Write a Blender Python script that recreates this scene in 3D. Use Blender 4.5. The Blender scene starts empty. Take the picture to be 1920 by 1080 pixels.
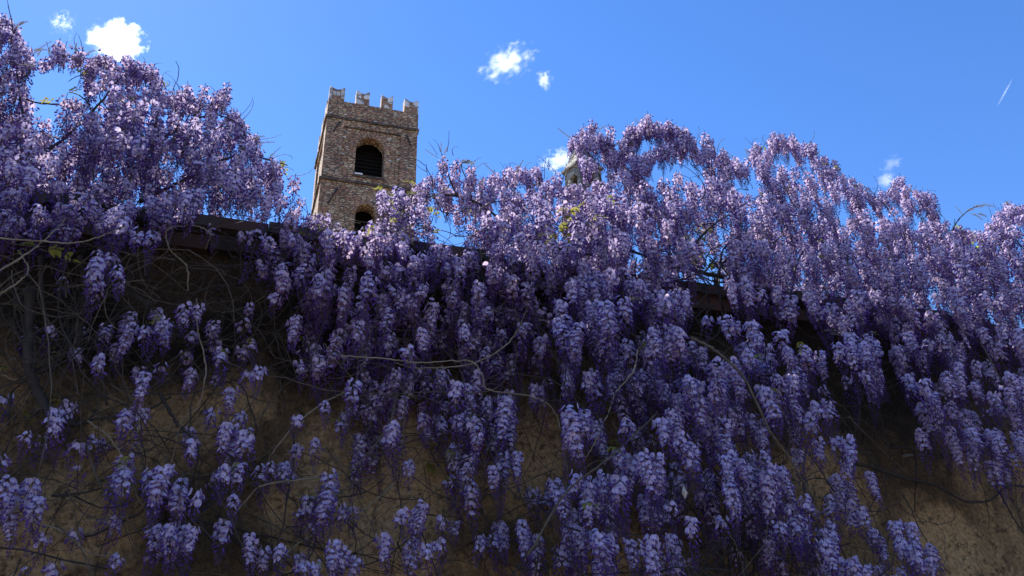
import bpy, bmesh, math, random
import numpy as np
from math import sin, cos, pi, radians, sqrt, atan2
from mathutils import Vector, noise as mnoise

S = bpy.context.scene
COL = S.collection

# ------------------------------------------------------------------ camera
FPX = 1420.0
PITCH, ROLL = radians(27), radians(2)
CAM = np.array([0.0, 0.0, 1.6])
_r0 = np.array([1.0, 0, 0]); _u0 = np.array([0, -sin(PITCH), cos(PITCH)]); FWD = np.array([0, cos(PITCH), sin(PITCH)])
RIGHT = _r0 * cos(ROLL) - _u0 * sin(ROLL)
UP = _u0 * cos(ROLL) + _r0 * sin(ROLL)
cd = bpy.data.cameras.new('camera'); cam = bpy.data.objects.new('camera', cd); COL.objects.link(cam)
cd.sensor_width = 36.0; cd.lens = 36.0 * FPX / 1920.0; cd.clip_start = 0.05; cd.clip_end = 20000
from mathutils import Matrix
m = Matrix.Identity(4)
for i in range(3):
    m[i][0] = RIGHT[i]; m[i][1] = UP[i]; m[i][2] = -FWD[i]; m[i][3] = CAM[i]
cam.matrix_world = m
S.camera = cam

# ------------------------------------------------------------------ light
SUN_AZ, SUN_EL = radians(-42), radians(52)       # azimuth from +Y, negative = to the left
S.view_settings.view_transform = 'Standard'; S.view_settings.look = 'None'
S.view_settings.exposure = 1.38; S.view_settings.gamma = 1.0
w = bpy.data.worlds.new('World'); S.world = w; w.use_nodes = True
nt = w.node_tree; nt.nodes.clear()
sky = nt.nodes.new('ShaderNodeTexSky'); sky.sky_type = 'NISHITA'; sky.sun_disc = False
sky.sun_elevation = SUN_EL; sky.sun_rotation = SUN_AZ
sky.altitude = 300; sky.air_density = 1.0; sky.dust_density = 0.05; sky.ozone_density = 3.0
bg = nt.nodes.new('ShaderNodeBackground'); bg.inputs['Strength'].default_value = 0.09
wo = nt.nodes.new('ShaderNodeOutputWorld')
hs = nt.nodes.new('ShaderNodeHueSaturation'); hs.inputs['Saturation'].default_value = 1.22; hs.inputs['Value'].default_value = 1.0
nt.links.new(sky.outputs[0], hs.inputs['Color']); tn = nt.nodes.new('ShaderNodeMix'); tn.data_type = 'RGBA'; tn.blend_type = 'MULTIPLY'; tn.inputs[0].default_value = 1.0; tn.inputs[7].default_value = (0.94, 0.90, 1.06, 1)
nt.links.new(hs.outputs[0], tn.inputs[6]); nt.links.new(tn.outputs[2], bg.inputs[0]); nt.links.new(bg.outputs[0], wo.inputs[0])
sl = bpy.data.lights.new('sun', 'SUN'); sl.energy = 5.0; sl.angle = radians(0.5); sl.color = (1.0, 0.95, 0.86)
so = bpy.data.objects.new('sun', sl); COL.objects.link(so)
sd = Vector((sin(SUN_AZ) * cos(SUN_EL), cos(SUN_AZ) * cos(SUN_EL), sin(SUN_EL)))
so.rotation_euler = sd.to_track_quat('Z', 'Y').to_euler(); so.location = (-20, 20, 40)
try:
    S.cycles.volume_bounces = 8; S.cycles.max_bounces = 10; S.cycles.transparent_max_bounces = 16
    S.cycles.volume_step_rate = 0.5; S.cycles.volume_max_steps = 256
except Exception:
    pass

# ------------------------------------------------------------------ frames
YAW = radians(19.0)
WB = np.array([0.0, 3.19, 0.0])                     # foot of the wall front straight ahead
WD = np.array([cos(YAW), sin(YAW), 0.0])            # along the wall
WN = np.array([sin(YAW), -cos(YAW), 0.0])           # out of the wall, to the street
H_WALL = 3.36

def ray(x, y):
    return FWD + RIGHT * ((x - 960) / FPX) - UP * ((y - 540) / FPX)
def at(x, y, d):
    """point seen at photo pixel (x, y) on the plane d metres in front of the wall; also its depth"""
    r = ray(x, y)
    t = ((WB - CAM) @ WN + d) / (r @ WN)
    return CAM + r * t, t

# ------------------------------------------------------------------ mesh helpers
class MB:
    """collects vertices and faces; build() links them as ONE mesh object"""
    def __init__(s): s.v = []; s.f = []; s.m = []; s.n = 0
    def add(s, verts, faces, mat=0):
        verts = np.asarray(verts, float).reshape(-1, 3)
        o = s.n; s.v.append(verts); s.n += len(verts)
        for f in faces: s.f.append([i + o for i in f])
        if np.isscalar(mat): s.m += [mat] * len(faces)
        else: s.m += list(mat)
    def box(s, x0, x1, y0, y1, z0, z1, mat=0):
        v = [(x0,y0,z0),(x1,y0,z0),(x1,y1,z0),(x0,y1,z0),(x0,y0,z1),(x1,y0,z1),(x1,y1,z1),(x0,y1,z1)]
        s.add(v, [(0,3,2,1),(4,5,6,7),(0,1,5,4),(1,2,6,5),(2,3,7,6),(3,0,4,7)], mat)
    def tube(s, pts, rad, sides=5, mat=0):
        pts = np.asarray(pts, float); n = len(pts)
        rad = np.broadcast_to(np.asarray(rad, float), (n,))
        T = np.gradient(pts, axis=0); T /= np.linalg.norm(T, axis=1)[:, None] + 1e-12
        a = np.where(np.abs(T[:, 2:3]) < 0.9, np.array([[0, 0, 1.0]]), np.array([[1.0, 0, 0]]))
        A = np.cross(T, a); A /= np.linalg.norm(A, axis=1)[:, None] + 1e-12
        B = np.cross(T, A)
        ang = np.arange(sides) * 2 * pi / sides
        V = pts[:, None, :] + rad[:, None, None] * (np.cos(ang)[None, :, None] * A[:, None, :] + np.sin(ang)[None, :, None] * B[:, None, :])
        F = []
        for i in range(n - 1):
            for k in range(sides):
                k2 = (k + 1) % sides
                F.append((i*sides+k, i*sides+k2, (i+1)*sides+k2, (i+1)*sides+k))
        F.append(tuple(range(sides))[::-1]); F.append(tuple((n-1)*sides + k for k in range(sides)))
        s.add(V.reshape(-1, 3), F, mat)
    def mesh(s, name, mats, smooth=False):
        me = bpy.data.meshes.new(name)
        me.from_pydata(np.concatenate(s.v).tolist(), [], s.f)
        for mm in mats: me.materials.append(mm)
        me.polygons.foreach_set('material_index', np.array(s.m, dtype=np.int32))
        if smooth: me.polygons.foreach_set('use_smooth', np.ones(len(s.f), dtype=bool))
        me.update()
        return me
    def build(s, name, mats, parent=None, smooth=False):
        if not isinstance(mats, (list, tuple)): mats = [mats]
        return link(bpy.data.objects.new(name, s.mesh(name, mats, smooth)), parent)

def link(o, parent=None):
    COL.objects.link(o)
    if parent is not None: o.parent = parent
    return o
def tag(o, label, cat, group=None, kind=None):
    o['label'] = label; o['category'] = cat
    if group: o['group'] = group
    if kind: o['kind'] = kind
    return o
def empty(name, loc, rz=0.0):
    o = bpy.data.objects.new(name, None); COL.objects.link(o)
    o.location = loc; o.rotation_euler = (0, 0, rz); o.empty_display_size = 0.2
    return o

def spline(pts, n):
    """Catmull-Rom through the points"""
    p = np.asarray(pts, float)
    p = np.vstack([2*p[0]-p[1], p, 2*p[-1]-p[-2]])
    out = []
    segs = len(p) - 3
    for i in range(segs):
        k = max(2, int(round(n / segs)))
        for j in range(k):
            t = j / k
            a, b, c, d = p[i], p[i+1], p[i+2], p[i+3]
            out.append(0.5*((2*b) + (c-a)*t + (2*a-5*b+4*c-d)*t*t + (-a+3*b-3*c+d)*t**3))
    out.append(p[-2])
    return np.array(out)

# ------------------------------------------------------------------ materials
def newmat(name):
    mt = bpy.data.materials.new(name); mt.use_nodes = True
    t = mt.node_tree; t.nodes.clear()
    o = t.nodes.new('ShaderNodeOutputMaterial')
    return mt, t, o
def N(t, kind, **kw):
    n = t.nodes.new(kind)
    for k, v in kw.items():
        if k in n.inputs: n.inputs[k].default_value = v
        else: setattr(n, k, v)
    return n
def mixc(t, fac, a, b, mode='MIX'):
    n = t.nodes.new('ShaderNodeMix'); n.data_type = 'RGBA'; n.blend_type = mode
    for i, v in ((0, fac), (6, a), (7, b)):
        if hasattr(v, 'links') or hasattr(v, 'is_linked'): t.links.new(v, n.inputs[i])
        elif i == 0: n.inputs[0].default_value = v
        else: n.inputs[i].default_value = (*v, 1)
    return n.outputs[2]
def ramp(t, src, stops, interp='LINEAR'):
    n = t.nodes.new('ShaderNodeValToRGB'); n.color_ramp.interpolation = interp
    e = n.color_ramp.elements
    while len(e) < len(stops): e.new(0.5)
    for q, (p, c) in zip(e, stops):
        q.position = p; q.color = (*c, 1) if len(c) == 3 else c
    t.links.new(src, n.inputs[0])
    return n.outputs[0]
def gray(v): return (v, v, v)

def petal_mat(name, c1, c2, trans, spread=0.25):
    mt, t, o = newmat(name)
    oi = t.nodes.new('ShaderNodeObjectInfo'); geo = t.nodes.new('ShaderNodeNewGeometry')
    n1 = N(t, 'ShaderNodeTexNoise', Scale=5.0, Detail=1.0); t.links.new(geo.outputs['Position'], n1.inputs['Vector'])
    n2 = N(t, 'ShaderNodeTexNoise', Scale=90.0, Detail=1.0); t.links.new(geo.outputs['Position'], n2.inputs['Vector'])
    f = ramp(t, n1.outputs[0], [(0.35, gray(0)), (0.65, gray(1))])
    f = mixc(t, 0.5, f, oi.outputs['Random'])
    c = mixc(t, f, c1, c2)
    v = ramp(t, n2.outputs[0], [(0.3, gray(1 - spread)), (0.7, gray(1))])
    c = mixc(t, 1.0, c, v, 'MULTIPLY')
    d = t.nodes.new('ShaderNodeBsdfDiffuse'); tr = t.nodes.new('ShaderNodeBsdfTranslucent')
    t.links.new(c, d.inputs[0]); t.links.new(c, tr.inputs[0])
    mx = t.nodes.new('ShaderNodeMixShader'); mx.inputs[0].default_value = trans
    t.links.new(d.outputs[0], mx.inputs[1]); t.links.new(tr.outputs[0], mx.inputs[2])
    t.links.new(mx.outputs[0], o.inputs[0])
    return mt
M_BANNER = petal_mat('banner petal', (0.69, 0.60, 0.86), (0.77, 0.60, 0.79), 0.38, 0.42)
M_KEEL = petal_mat('keel petal', (0.18, 0.11, 0.45), (0.23, 0.11, 0.36), 0.3)
M_BUD = petal_mat('flower bud', (0.105, 0.06, 0.29), (0.13, 0.06, 0.20), 0.2)
M_STALK = petal_mat('flower stalk', (0.10, 0.06, 0.06), (0.09, 0.08, 0.05), 0.1)
M_LEAF = petal_mat('young leaf', (0.30, 0.34, 0.06), (0.36, 0.32, 0.10), 0.45)
M_SPIKE = petal_mat('unopened bud spike', (0.33, 0.31, 0.22), (0.24, 0.22, 0.20), 0.35)
M_DRY = petal_mat('dry petal', (0.75, 0.68, 0.58), (0.70, 0.62, 0.5), 0.3)
M_FIG = petal_mat('broad leaf', (0.42, 0.50, 0.05), (0.36, 0.46, 0.05), 0.5)

def bark_mat(name, c1, c2):
    mt, t, o = newmat(name)
    tc = t.nodes.new('ShaderNodeNewGeometry')
    n1 = N(t, 'ShaderNodeTexNoise', Scale=22.0, Detail=5.0); t.links.new(tc.outputs['Position'], n1.inputs['Vector'])
    c = ramp(t, n1.outputs[0], [(0.3, c1), (0.7, c2)])
    b = N(t, 'ShaderNodeBsdfPrincipled', Roughness=0.85); t.links.new(c, b.inputs['Base Color'])
    n2 = N(t, 'ShaderNodeTexNoise', Scale=140.0, Detail=3.0); t.links.new(tc.outputs['Position'], n2.inputs['Vector'])
    bp = N(t, 'ShaderNodeBump', Strength=0.6, Distance=0.003); t.links.new(n2.outputs[0], bp.inputs['Height'])
    t.links.new(bp.outputs[0], b.inputs['Normal']); t.links.new(b.outputs[0], o.inputs[0])
    return mt
M_BARK = bark_mat('old bark', (0.018, 0.014, 0.011), (0.045, 0.034, 0.027))
M_TWIG = bark_mat('twig bark', (0.055, 0.040, 0.028), (0.13, 0.10, 0.07))
M_PALE = bark_mat('pale young stem', (0.15, 0.12, 0.08), (0.27, 0.225, 0.155))

def plaster_mat():
    mt, t, o = newmat('old ochre plaster')
    geo = t.nodes.new('ShaderNodeNewGeometry'); P = geo.outputs['Position']
    def nz(scale, det=6.0, rough=0.6, vec=P, dist=0.0):
        n = N(t, 'ShaderNodeTexNoise', Scale=scale, Detail=det, Roughness=rough, Distortion=dist); t.links.new(vec, n.inputs['Vector']); return n.outputs[0]
    base = ramp(t, nz(1.3), [(0.34, (0.105, 0.066, 0.034)), (0.5, (0.215, 0.136, 0.066)), (0.64, (0.42, 0.265, 0.122))])
    grey = ramp(t, nz(2.2, 8.0, 0.65), [(0.48, gray(0)), (0.68, gray(1))])
    c = mixc(t, grey, base, (0.10, 0.072, 0.040))
    mp = N(t, 'ShaderNodeMapping'); mp.inputs['Scale'].default_value = (3.0, 3.0, 0.7); t.links.new(P, mp.inputs[0])
    streak = ramp(t, nz(1.6, 6.0, 0.6, mp.outputs[0]), [(0.54, gray(0)), (0.70, gray(0.7))])
    c = mixc(t, streak, c, (0.03, 0.025, 0.017))
    for (qx, qy, rad_) in ((690,930,.34),(780,870,.2),(960,850,.22),(350,505,.26),(300,800,.16),(650,1060,.25),(1560,900,.2),(930,700,.12),(1765,1010,.2),(420,760,.14),(120,1000,.2)):   # patches of newer ochre plaster
        pp = at(qx, qy, 0)[0]
        dv = t.nodes.new('ShaderNodeVectorMath'); dv.operation = 'DISTANCE'; t.links.new(P, dv.inputs[0]); dv.inputs[1].default_value = pp.tolist()
        ma = t.nodes.new('ShaderNodeMath'); ma.operation = 'MULTIPLY_ADD'; ma.inputs[1].default_value = 0.55; t.links.new(nz(5.0, 7.0, 0.65), ma.inputs[0]); t.links.new(dv.outputs['Value'], ma.inputs[2])
        mr = t.nodes.new('ShaderNodeMapRange'); mr.inputs[1].default_value = rad_ + 0.22; mr.inputs[2].default_value = rad_ + 0.34; mr.inputs[3].default_value = 0.8; mr.inputs[4].default_value = 0.0
        t.links.new(ma.outputs[0], mr.inputs[0]); c = mixc(t, mr.outputs[0], c, (0.50, 0.325, 0.155))
    spot = ramp(t, nz(26.0, 4.0, 0.7, P, 0.6), [(0.55, gray(0)), (0.62, gray(0.65))])
    area = ramp(t, nz(2.6, 3.0), [(0.36, gray(0)), (0.52, gray(1))])
    spot2 = mixc(t, 1.0, spot, area, 'MULTIPLY')
    c = mixc(t, spot2, c, (0.012, 0.011, 0.009))
    mould = ramp(t, nz(3.7, 10.0, 0.75, P, 0.3), [(0.57, gray(0)), (0.66, gray(0.75))])
    c = mixc(t, mould, c, (0.014, 0.012, 0.010))
    sz_ = t.nodes.new('ShaderNodeSeparateXYZ'); t.links.new(P, sz_.inputs[0])      # black run-off mould below the coping, plus painted shade under the blossom
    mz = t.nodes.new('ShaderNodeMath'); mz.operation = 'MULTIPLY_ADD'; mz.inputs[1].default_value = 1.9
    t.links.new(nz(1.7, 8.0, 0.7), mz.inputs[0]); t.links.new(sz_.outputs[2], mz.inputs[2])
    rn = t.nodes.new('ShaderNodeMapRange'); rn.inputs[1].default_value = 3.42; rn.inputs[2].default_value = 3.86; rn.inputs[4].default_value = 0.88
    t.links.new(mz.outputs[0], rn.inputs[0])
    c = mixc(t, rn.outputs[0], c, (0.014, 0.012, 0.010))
    fine = ramp(t, nz(60.0, 3.0), [(0.32, gray(0.55)), (0.66, gray(1.15))])
    c = mixc(t, 1.0, c, fine, 'MULTIPLY')
    b = N(t, 'ShaderNodeBsdfPrincipled', Roughness=0.95); b.inputs['Specular IOR Level'].default_value = 0.2
    t.links.new(c, b.inputs['Base Color'])
    ad = t.nodes.new('ShaderNodeMath'); ad.operation = 'ADD'
    t.links.new(nz(14.0, 8.0, 0.7), ad.inputs[0]); t.links.new(nz(75.0, 4.0), ad.inputs[1])
    bp = N(t, 'ShaderNodeBump', Strength=1.0, Distance=0.02); t.links.new(ad.outputs[0], bp.inputs['Height'])
    t.links.new(bp.outputs[0], b.inputs['Normal']); t.links.new(b.outputs[0], o.inputs[0])
    return mt
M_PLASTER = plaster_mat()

def masonry_mat(name, stops, sx=3.0, sz=9.6, mortar=(0.15, 0.115, 0.085), bump=0.06):
    mt, t, o = newmat(name)
    tc = t.nodes.new('ShaderNodeTexCoord')
    nd = N(t, 'ShaderNodeTexNoise', Scale=1.2, Detail=2.0); t.links.new(tc.outputs['Object'], nd.inputs['Vector'])
    wob = mixc(t, 0.12, tc.outputs['Object'], nd.outputs[1], 'ADD')
    mp = N(t, 'ShaderNodeMapping'); mp.inputs['Scale'].default_value = (sx, sx, sz); t.links.new(wob, mp.inputs[0])
    v = N(t, 'ShaderNodeTexVoronoi', Scale=1.0, Randomness=0.9); t.links.new(mp.outputs[0], v.inputs['Vector'])
    ve = N(t, 'ShaderNodeTexVoronoi', Scale=1.0, Randomness=0.9); ve.feature = 'DISTANCE_TO_EDGE'; t.links.new(mp.outputs[0], ve.inputs['Vector'])
    sp = t.nodes.new('ShaderNodeSeparateColor'); t.links.new(v.outputs['Color'], sp.inputs[0])
    c = ramp(t, sp.outputs[0], stops, 'CONSTANT')
    val = ramp(t, sp.outputs[1], [(0.0, gray(0.8)), (1.0, gray(1.15))])
    c = mixc(t, 1.0, c, val, 'MULTIPLY')
    n2 = N(t, 'ShaderNodeTexNoise', Scale=5.0, Detail=5.0, Roughness=0.7); t.links.new(tc.outputs['Object'], n2.inputs['Vector'])
    wv = ramp(t, n2.outputs[0], [(0.3, gray(0.75)), (0.7, gray(1.2))])
    c = mixc(t, 1.0, c, wv, 'MULTIPLY')
    edge = ramp(t, ve.outputs[0], [(0.03, gray(0)), (0.11, gray(1))])
    c = mixc(t, edge, mortar, c)
    n3 = N(t, 'ShaderNodeTexNoise', Scale=0.5, Detail=5.0); t.links.new(tc.outputs['Object'], n3.inputs['Vector'])
    dirt = ramp(t, n3.outputs[0], [(0.35, gray(0.75)), (0.6, gray(1.08))])
    c = mixc(t, 1.0, c, dirt, 'MULTIPLY')
    b = N(t, 'ShaderNodeBsdfPrincipled', Roughness=0.9); t.links.new(c, b.inputs['Base Color'])
    hh = t.nodes.new('ShaderNodeMath'); hh.operation = 'MULTIPLY_ADD'; hh.inputs[1].default_value = 0.5
    t.links.new(sp.outputs[2], hh.inputs[0]); t.links.new(edge, hh.inputs[2])
    h2 = t.nodes.new('ShaderNodeMath'); h2.operation = 'MULTIPLY_ADD'; h2.inputs[1].default_value = 0.7
    t.links.new(n2.outputs[0], h2.inputs[0]); t.links.new(hh.outputs[0], h2.inputs[2])
    bp = N(t, 'ShaderNodeBump', Strength=1.0, Distance=bump); t.links.new(h2.outputs[0], bp.inputs['Height'])
    t.links.new(bp.outputs[0], b.inputs['Normal']); t.links.new(b.outputs[0], o.inputs[0])
    return mt
RUB = [(0.0, (0.56, 0.37, 0.21)), (0.20, (0.46, 0.235, 0.14)), (0.42, (0.64, 0.46, 0.28)), (0.60, (0.46, 0.29, 0.17)), (0.72, (0.66, 0.51, 0.34)), (0.84, (0.46, 0.25, 0.15)), (0.96, (0.74, 0.66, 0.55))]
BRK = [(0.0, (0.50, 0.29, 0.18)), (0.3, (0.42, 0.23, 0.15)), (0.5, (0.58, 0.41, 0.26)), (0.7, (0.46, 0.30, 0.19)), (0.88, (0.54, 0.42, 0.29))]
M_RUBBLE = masonry_mat('rubble masonry', RUB)
M_BRICKY = masonry_mat('brick and rubble', BRK, 2.4, 8.0)
M_BRICK = masonry_mat('weathered brick', BRK[:4], 3.0, 9.0, (0.12, 0.09, 0.07), 0.03)
M_MARBLE = masonry_mat('pale dressed stone', [(0.0, (0.80, 0.78, 0.74)), (0.5, (0.70, 0.68, 0.64)), (0.8, (0.84, 0.83, 0.80))], 0.9, 1.6, (0.3, 0.28, 0.26), 0.02)
M_COURSE = masonry_mat('string course stone', [(0.0, (0.15, 0.11, 0.08)), (0.5, (0.20, 0.13, 0.09)), (0.8, (0.12, 0.10, 0.08))], 2.0, 4.0, (0.06, 0.05, 0.04), 0.03)
M_GREYSTONE = masonry_mat('grey roof stone', [(0.0, (0.30, 0.29, 0.26)), (0.4, (0.25, 0.24, 0.21)), (0.7, (0.36, 0.34, 0.29))], 1.6, 3.0, (0.18, 0.17, 0.15), 0.03)
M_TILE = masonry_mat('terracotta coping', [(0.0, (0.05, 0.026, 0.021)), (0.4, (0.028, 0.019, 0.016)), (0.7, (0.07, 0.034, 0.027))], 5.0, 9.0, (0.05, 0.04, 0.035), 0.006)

def plain(name, c, rough=0.7, metal=0.0):
    mt, t, o = newmat(name)
    g = t.nodes.new('ShaderNodeTexCoord')
    n1 = N(t, 'ShaderNodeTexNoise', Scale=6.0, Detail=6.0); t.links.new(g.outputs['Object'], n1.inputs['Vector'])
    f = ramp(t, n1.outputs[0], [(0.3, gray(0.6)), (0.7, gray(1.15))])
    cc = mixc(t, 1.0, c, f, 'MULTIPLY')
    b = N(t, 'ShaderNodeBsdfPrincipled', Roughness=rough, Metallic=metal); t.links.new(cc, b.inputs['Base Color'])
    t.links.new(b.outputs[0], o.inputs[0])
    return mt
M_IRON = plain('rusty iron', (0.05, 0.035, 0.03), 0.7, 0.3)
M_SHADEWOOD = plain('shade-black timber', (0.006, 0.005, 0.005), 0.95)  # near black, carries the shade inside the tower openings

def ground_mat():
    mt, t, o = newmat('dark stone paving')
    g = t.nodes.new('ShaderNodeNewGeometry')
    v = N(t, 'ShaderNodeTexVoronoi', Scale=3.0); t.links.new(g.outputs['Position'], v.inputs['Vector'])
    ve = N(t, 'ShaderNodeTexVoronoi', Scale=3.0); ve.feature = 'DISTANCE_TO_EDGE'; t.links.new(g.outputs['Position'], ve.inputs['Vector'])
    c = ramp(t, v.outputs['Color'], [(0.0, (0.12, 0.088, 0.055)), (1.0, (0.20, 0.15, 0.095))])
    e = ramp(t, ve.outputs[0], [(0.02, gray(0.3)), (0.08, gray(1))])
    c = mixc(t, 1.0, c, e, 'MULTIPLY')
    b = N(t, 'ShaderNodeBsdfPrincipled', Roughness=0.85); t.links.new(c, b.inputs['Base Color'])
    t.links.new(b.outputs[0], o.inputs[0])
    return mt

# ------------------------------------------------------------------ ground
g = MB(); g.add([(-6000,-6000,0),(6000,-6000,0),(6000,6000,0),(-6000,6000,0)], [(0,1,2,3)])
go = g.build('ground', ground_mat()); go['kind'] = 'structure'

# ------------------------------------------------------------------ garden wall (local x along the wall, -y out to the street)
wall_root = empty('garden_wall', WB.tolist(), YAW)
tag(wall_root, 'old ochre plastered garden wall with dark mould stains under the wisteria', 'wall')
X0, X1, PLT = -7.0, 12.0, H_WALL - 0.14
nx, nz = 420, 84
xs = np.linspace(X0, X1, nx); zs = np.linspace(-0.1, PLT, nz)
vv = []
for zz in zs:
    for xx in xs:
        q = Vector((xx, 0, zz))
        dd = 0.03 * mnoise.noise(q * 0.9) + 0.012 * mnoise.noise(q * 3.1 + Vector((7, 0, 3))) + 0.004 * mnoise.noise(q * 11)
        vv.append((xx, dd, zz))
ff = [(j*nx+i, j*nx+i+1, (j+1)*nx+i+1, (j+1)*nx+i) for j in range(nz-1) for i in range(nx-1)]
b = MB(); b.add(vv, ff)
b.add([(X0,0.05,-0.1),(X0,0.45,-0.1),(X0,0.45,PLT),(X0,0.05,PLT),(X1,0.05,-0.1),(X1,0.45,-0.1),(X1,0.45,PLT),(X1,0.05,PLT)],
      [(0,3,2,1),(4,5,6,7),(1,2,6,5),(2,3,7,6)])
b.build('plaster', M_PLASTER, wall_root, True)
rnd = random.Random(5)
b = MB(); x = X0
while x < X1:                                         # brick course under the tiles
    L = 0.27 + rnd.uniform(-0.02, 0.02)
    b.box(x + 0.004, x + L - 0.004, -0.055 + rnd.uniform(-0.01, 0.01), 0.47, PLT - 0.01, PLT + 0.058 + rnd.uniform(-0.004, 0.004)); x += L
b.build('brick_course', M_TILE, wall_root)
b = MB(); x = X0
while x < X1:                                         # flat terracotta coping tiles, sloping a little to the street
    L = 0.33 + rnd.uniform(-0.03, 0.03); dz = rnd.uniform(-0.005, 0.012); ov = 0.10 + rnd.uniform(-0.035, 0.03)
    z0 = PLT + 0.064 + dz
    v = [(x+.0008,-ov,z0),(x+L-.0008,-ov+rnd.uniform(-.02,.02),z0+rnd.uniform(-.003,.006)),(x+L-.0008,0.5,z0+.02),(x+.0008,0.5,z0+.02)]
    v += [(p[0], p[1], p[2] + 0.05) for p in v]
    b.add(v, [(0,3,2,1),(4,5,6,7),(0,1,5,4),(1,2,6,5),(2,3,7,6),(3,0,4,7)]); x += L
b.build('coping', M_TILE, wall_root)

# ------------------------------------------------------------------ bell tower (local x along the front, y into depth, z up)
TW_YAW = radians(17.62); TH = 37.2
tower = empty('bell_tower', (-11.758, 39.062, 0.0), TW_YAW)
tag(tower, 'square medieval stone bell tower with swallowtail battlements and arched window', 'tower')
def shear(mb):
    for a in mb.v: a[:, 0] -= 0.055 * np.clip(a[:, 1], 0, 99)
def tower_part(mb, name, mats, parent=tower):
    shear(mb); return mb.build(name, mats, parent)
def arch_pts(cx, half, spring, sill, n=14):
    p = [(cx - half, sill), (cx + half, sill)]
    for i in range(n + 1):
        a = pi * i / n
        p.append((cx + half * cos(a), spring + half * sin(a)))
    return p
def holed_panel(mb, x0, x1, z0, z1, hole, y0, y1):
    """front panel with an arched opening: two faces, outer rim and the reveal"""
    bm = bmesh.new()
    def loop(pts):
        vs = [bm.verts.new((a, y0, c)) for a, c in pts]
        return [bm.edges.new((vs[i], vs[(i+1) % len(vs)])) for i in range(len(vs))]
    es = loop([(x0,z0),(x1,z0),(x1,z1),(x0,z1)]) + loop(hole)
    bmesh.ops.triangle_fill(bm, use_beauty=True, use_dissolve=False, edges=es)
    r = bmesh.ops.extrude_face_region(bm, geom=list(bm.faces))
    for el in r['geom']:
        if isinstance(el, bmesh.types.BMVert): el.co.y = y1
    bmesh.ops.recalc_face_normals(bm, faces=list(bm.faces))
    bm.verts.index_update()
    mb.add([v.co[:] for v in bm.verts], [[v.index for v in f.verts] for f in bm.faces]); bm.free()
Z = lambda d: TH + d
b = MB()
holed_panel(b, 0.12, 5.88, Z(-7.45), Z(-1.12), arch_pts(2.96, 0.93, Z(-4.62), Z(-6.77)), 0.12, 0.85)
holed_panel(b, 0.0, 6.0, 0.0, Z(-7.45), arch_pts(2.9, 0.62, Z(-9.62), Z(-11.3)), 0.0, 0.85)
b.box(0.0, 0.8, 0.85, 6.0, 0, Z(-7.45)); b.box(5.2, 6.0, 0.85, 6.0, 0, Z(-7.45)); b.box(0.8, 5.2, 5.2, 6.0, 0, Z(-7.45))
b.box(0.12, 0.9, 0.85, 5.88, Z(-7.45), Z(-1.12)); b.box(5.1, 5.88, 0.85, 5.88, Z(-7.45), Z(-1.12)); b.box(0.9, 5.1, 5.1, 5.88, Z(-7.45), Z(-1.12))
b.box(0.9, 5.1, 0.85, 5.1, Z(-2.3), Z(-2.0)); b.box(0.9, 5.1, 0.86, 5.1, Z(-7.6), Z(-7.3)); b.box(0.8, 5.2, 0.85, 5.2, Z(-12.4), Z(-12.0))
tower_part(b, 'wall', M_RUBBLE)
for (px0, py0) in ((0, 0), (4.9, 0), (0, 4.9), (4.9, 4.9)):
    b = MB(); b.box(px0, px0 + 1.1, py0, py0 + 1.1, Z(-7.3), Z(-3.08)); tower_part(b, 'pilaster', M_BRICKY)
b = MB(); b.box(0, 6, 0, 0.3, Z(-3.08), Z(-2.6)); b.box(0, .3, .3, 5.7, Z(-3.08), Z(-2.6)); b.box(5.7, 6, .3, 5.7, Z(-3.08), Z(-2.6)); b.box(0, 6, 5.7, 6, Z(-3.08), Z(-2.6))
tower_part(b, 'frieze', M_RUBBLE)
b = MB(); b.box(-.02, 6.02, -.02, .5, Z(-2.47), Z(-1.1)); b.box(-.02, .5, .5, 5.5, Z(-2.47), Z(-1.1)); b.box(5.5, 6.02, .5, 5.5, Z(-2.47), Z(-1.1)); b.box(-.02, 6.02, 5.5, 6.02, Z(-2.47), Z(-1.1))
tower_part(b, 'parapet', M_RUBBLE)
def course(z0, z1, out, seed):
    r = random.Random(seed); b = MB(); q = -out
    for face in range(4):
        s = -out
        while s < 6 + out - 0.01:
            L = min(r.uniform(0.35, 0.8), 6 + out - s); o2 = out + r.uniform(-0.03, 0.03); a = z0 + r.uniform(-.02, .02); c = z1 + r.uniform(-.02, .02)
            s2 = s + L - 0.012
            if face == 0: b.box(s, s2, -o2, 0.1, a, c)
            elif face == 1: b.box(-o2, 0.1, max(s, .13), s2, a, c) if s2 > .14 else None
            elif face == 2: b.box(5.9, 6 + o2, max(s, .13), s2, a, c) if s2 > .14 else None
            else: b.box(max(s, .13), min(s2, 5.87), 5.9, 6 + o2, a, c)
            s += L
    return b
tower_part(course(Z(-2.62), Z(-2.46), 0.11, 1), 'string_course', M_COURSE)
tower_part(course(Z(-7.56), Z(-7.40), 0.12, 2), 'string_course', M_COURSE)
b = MB(); b.box(1.1, 4.9, 0.0, 0.11, Z(-3.16), Z(-3.085)); tower_part(b, 'panel_head', M_COURSE)
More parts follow.
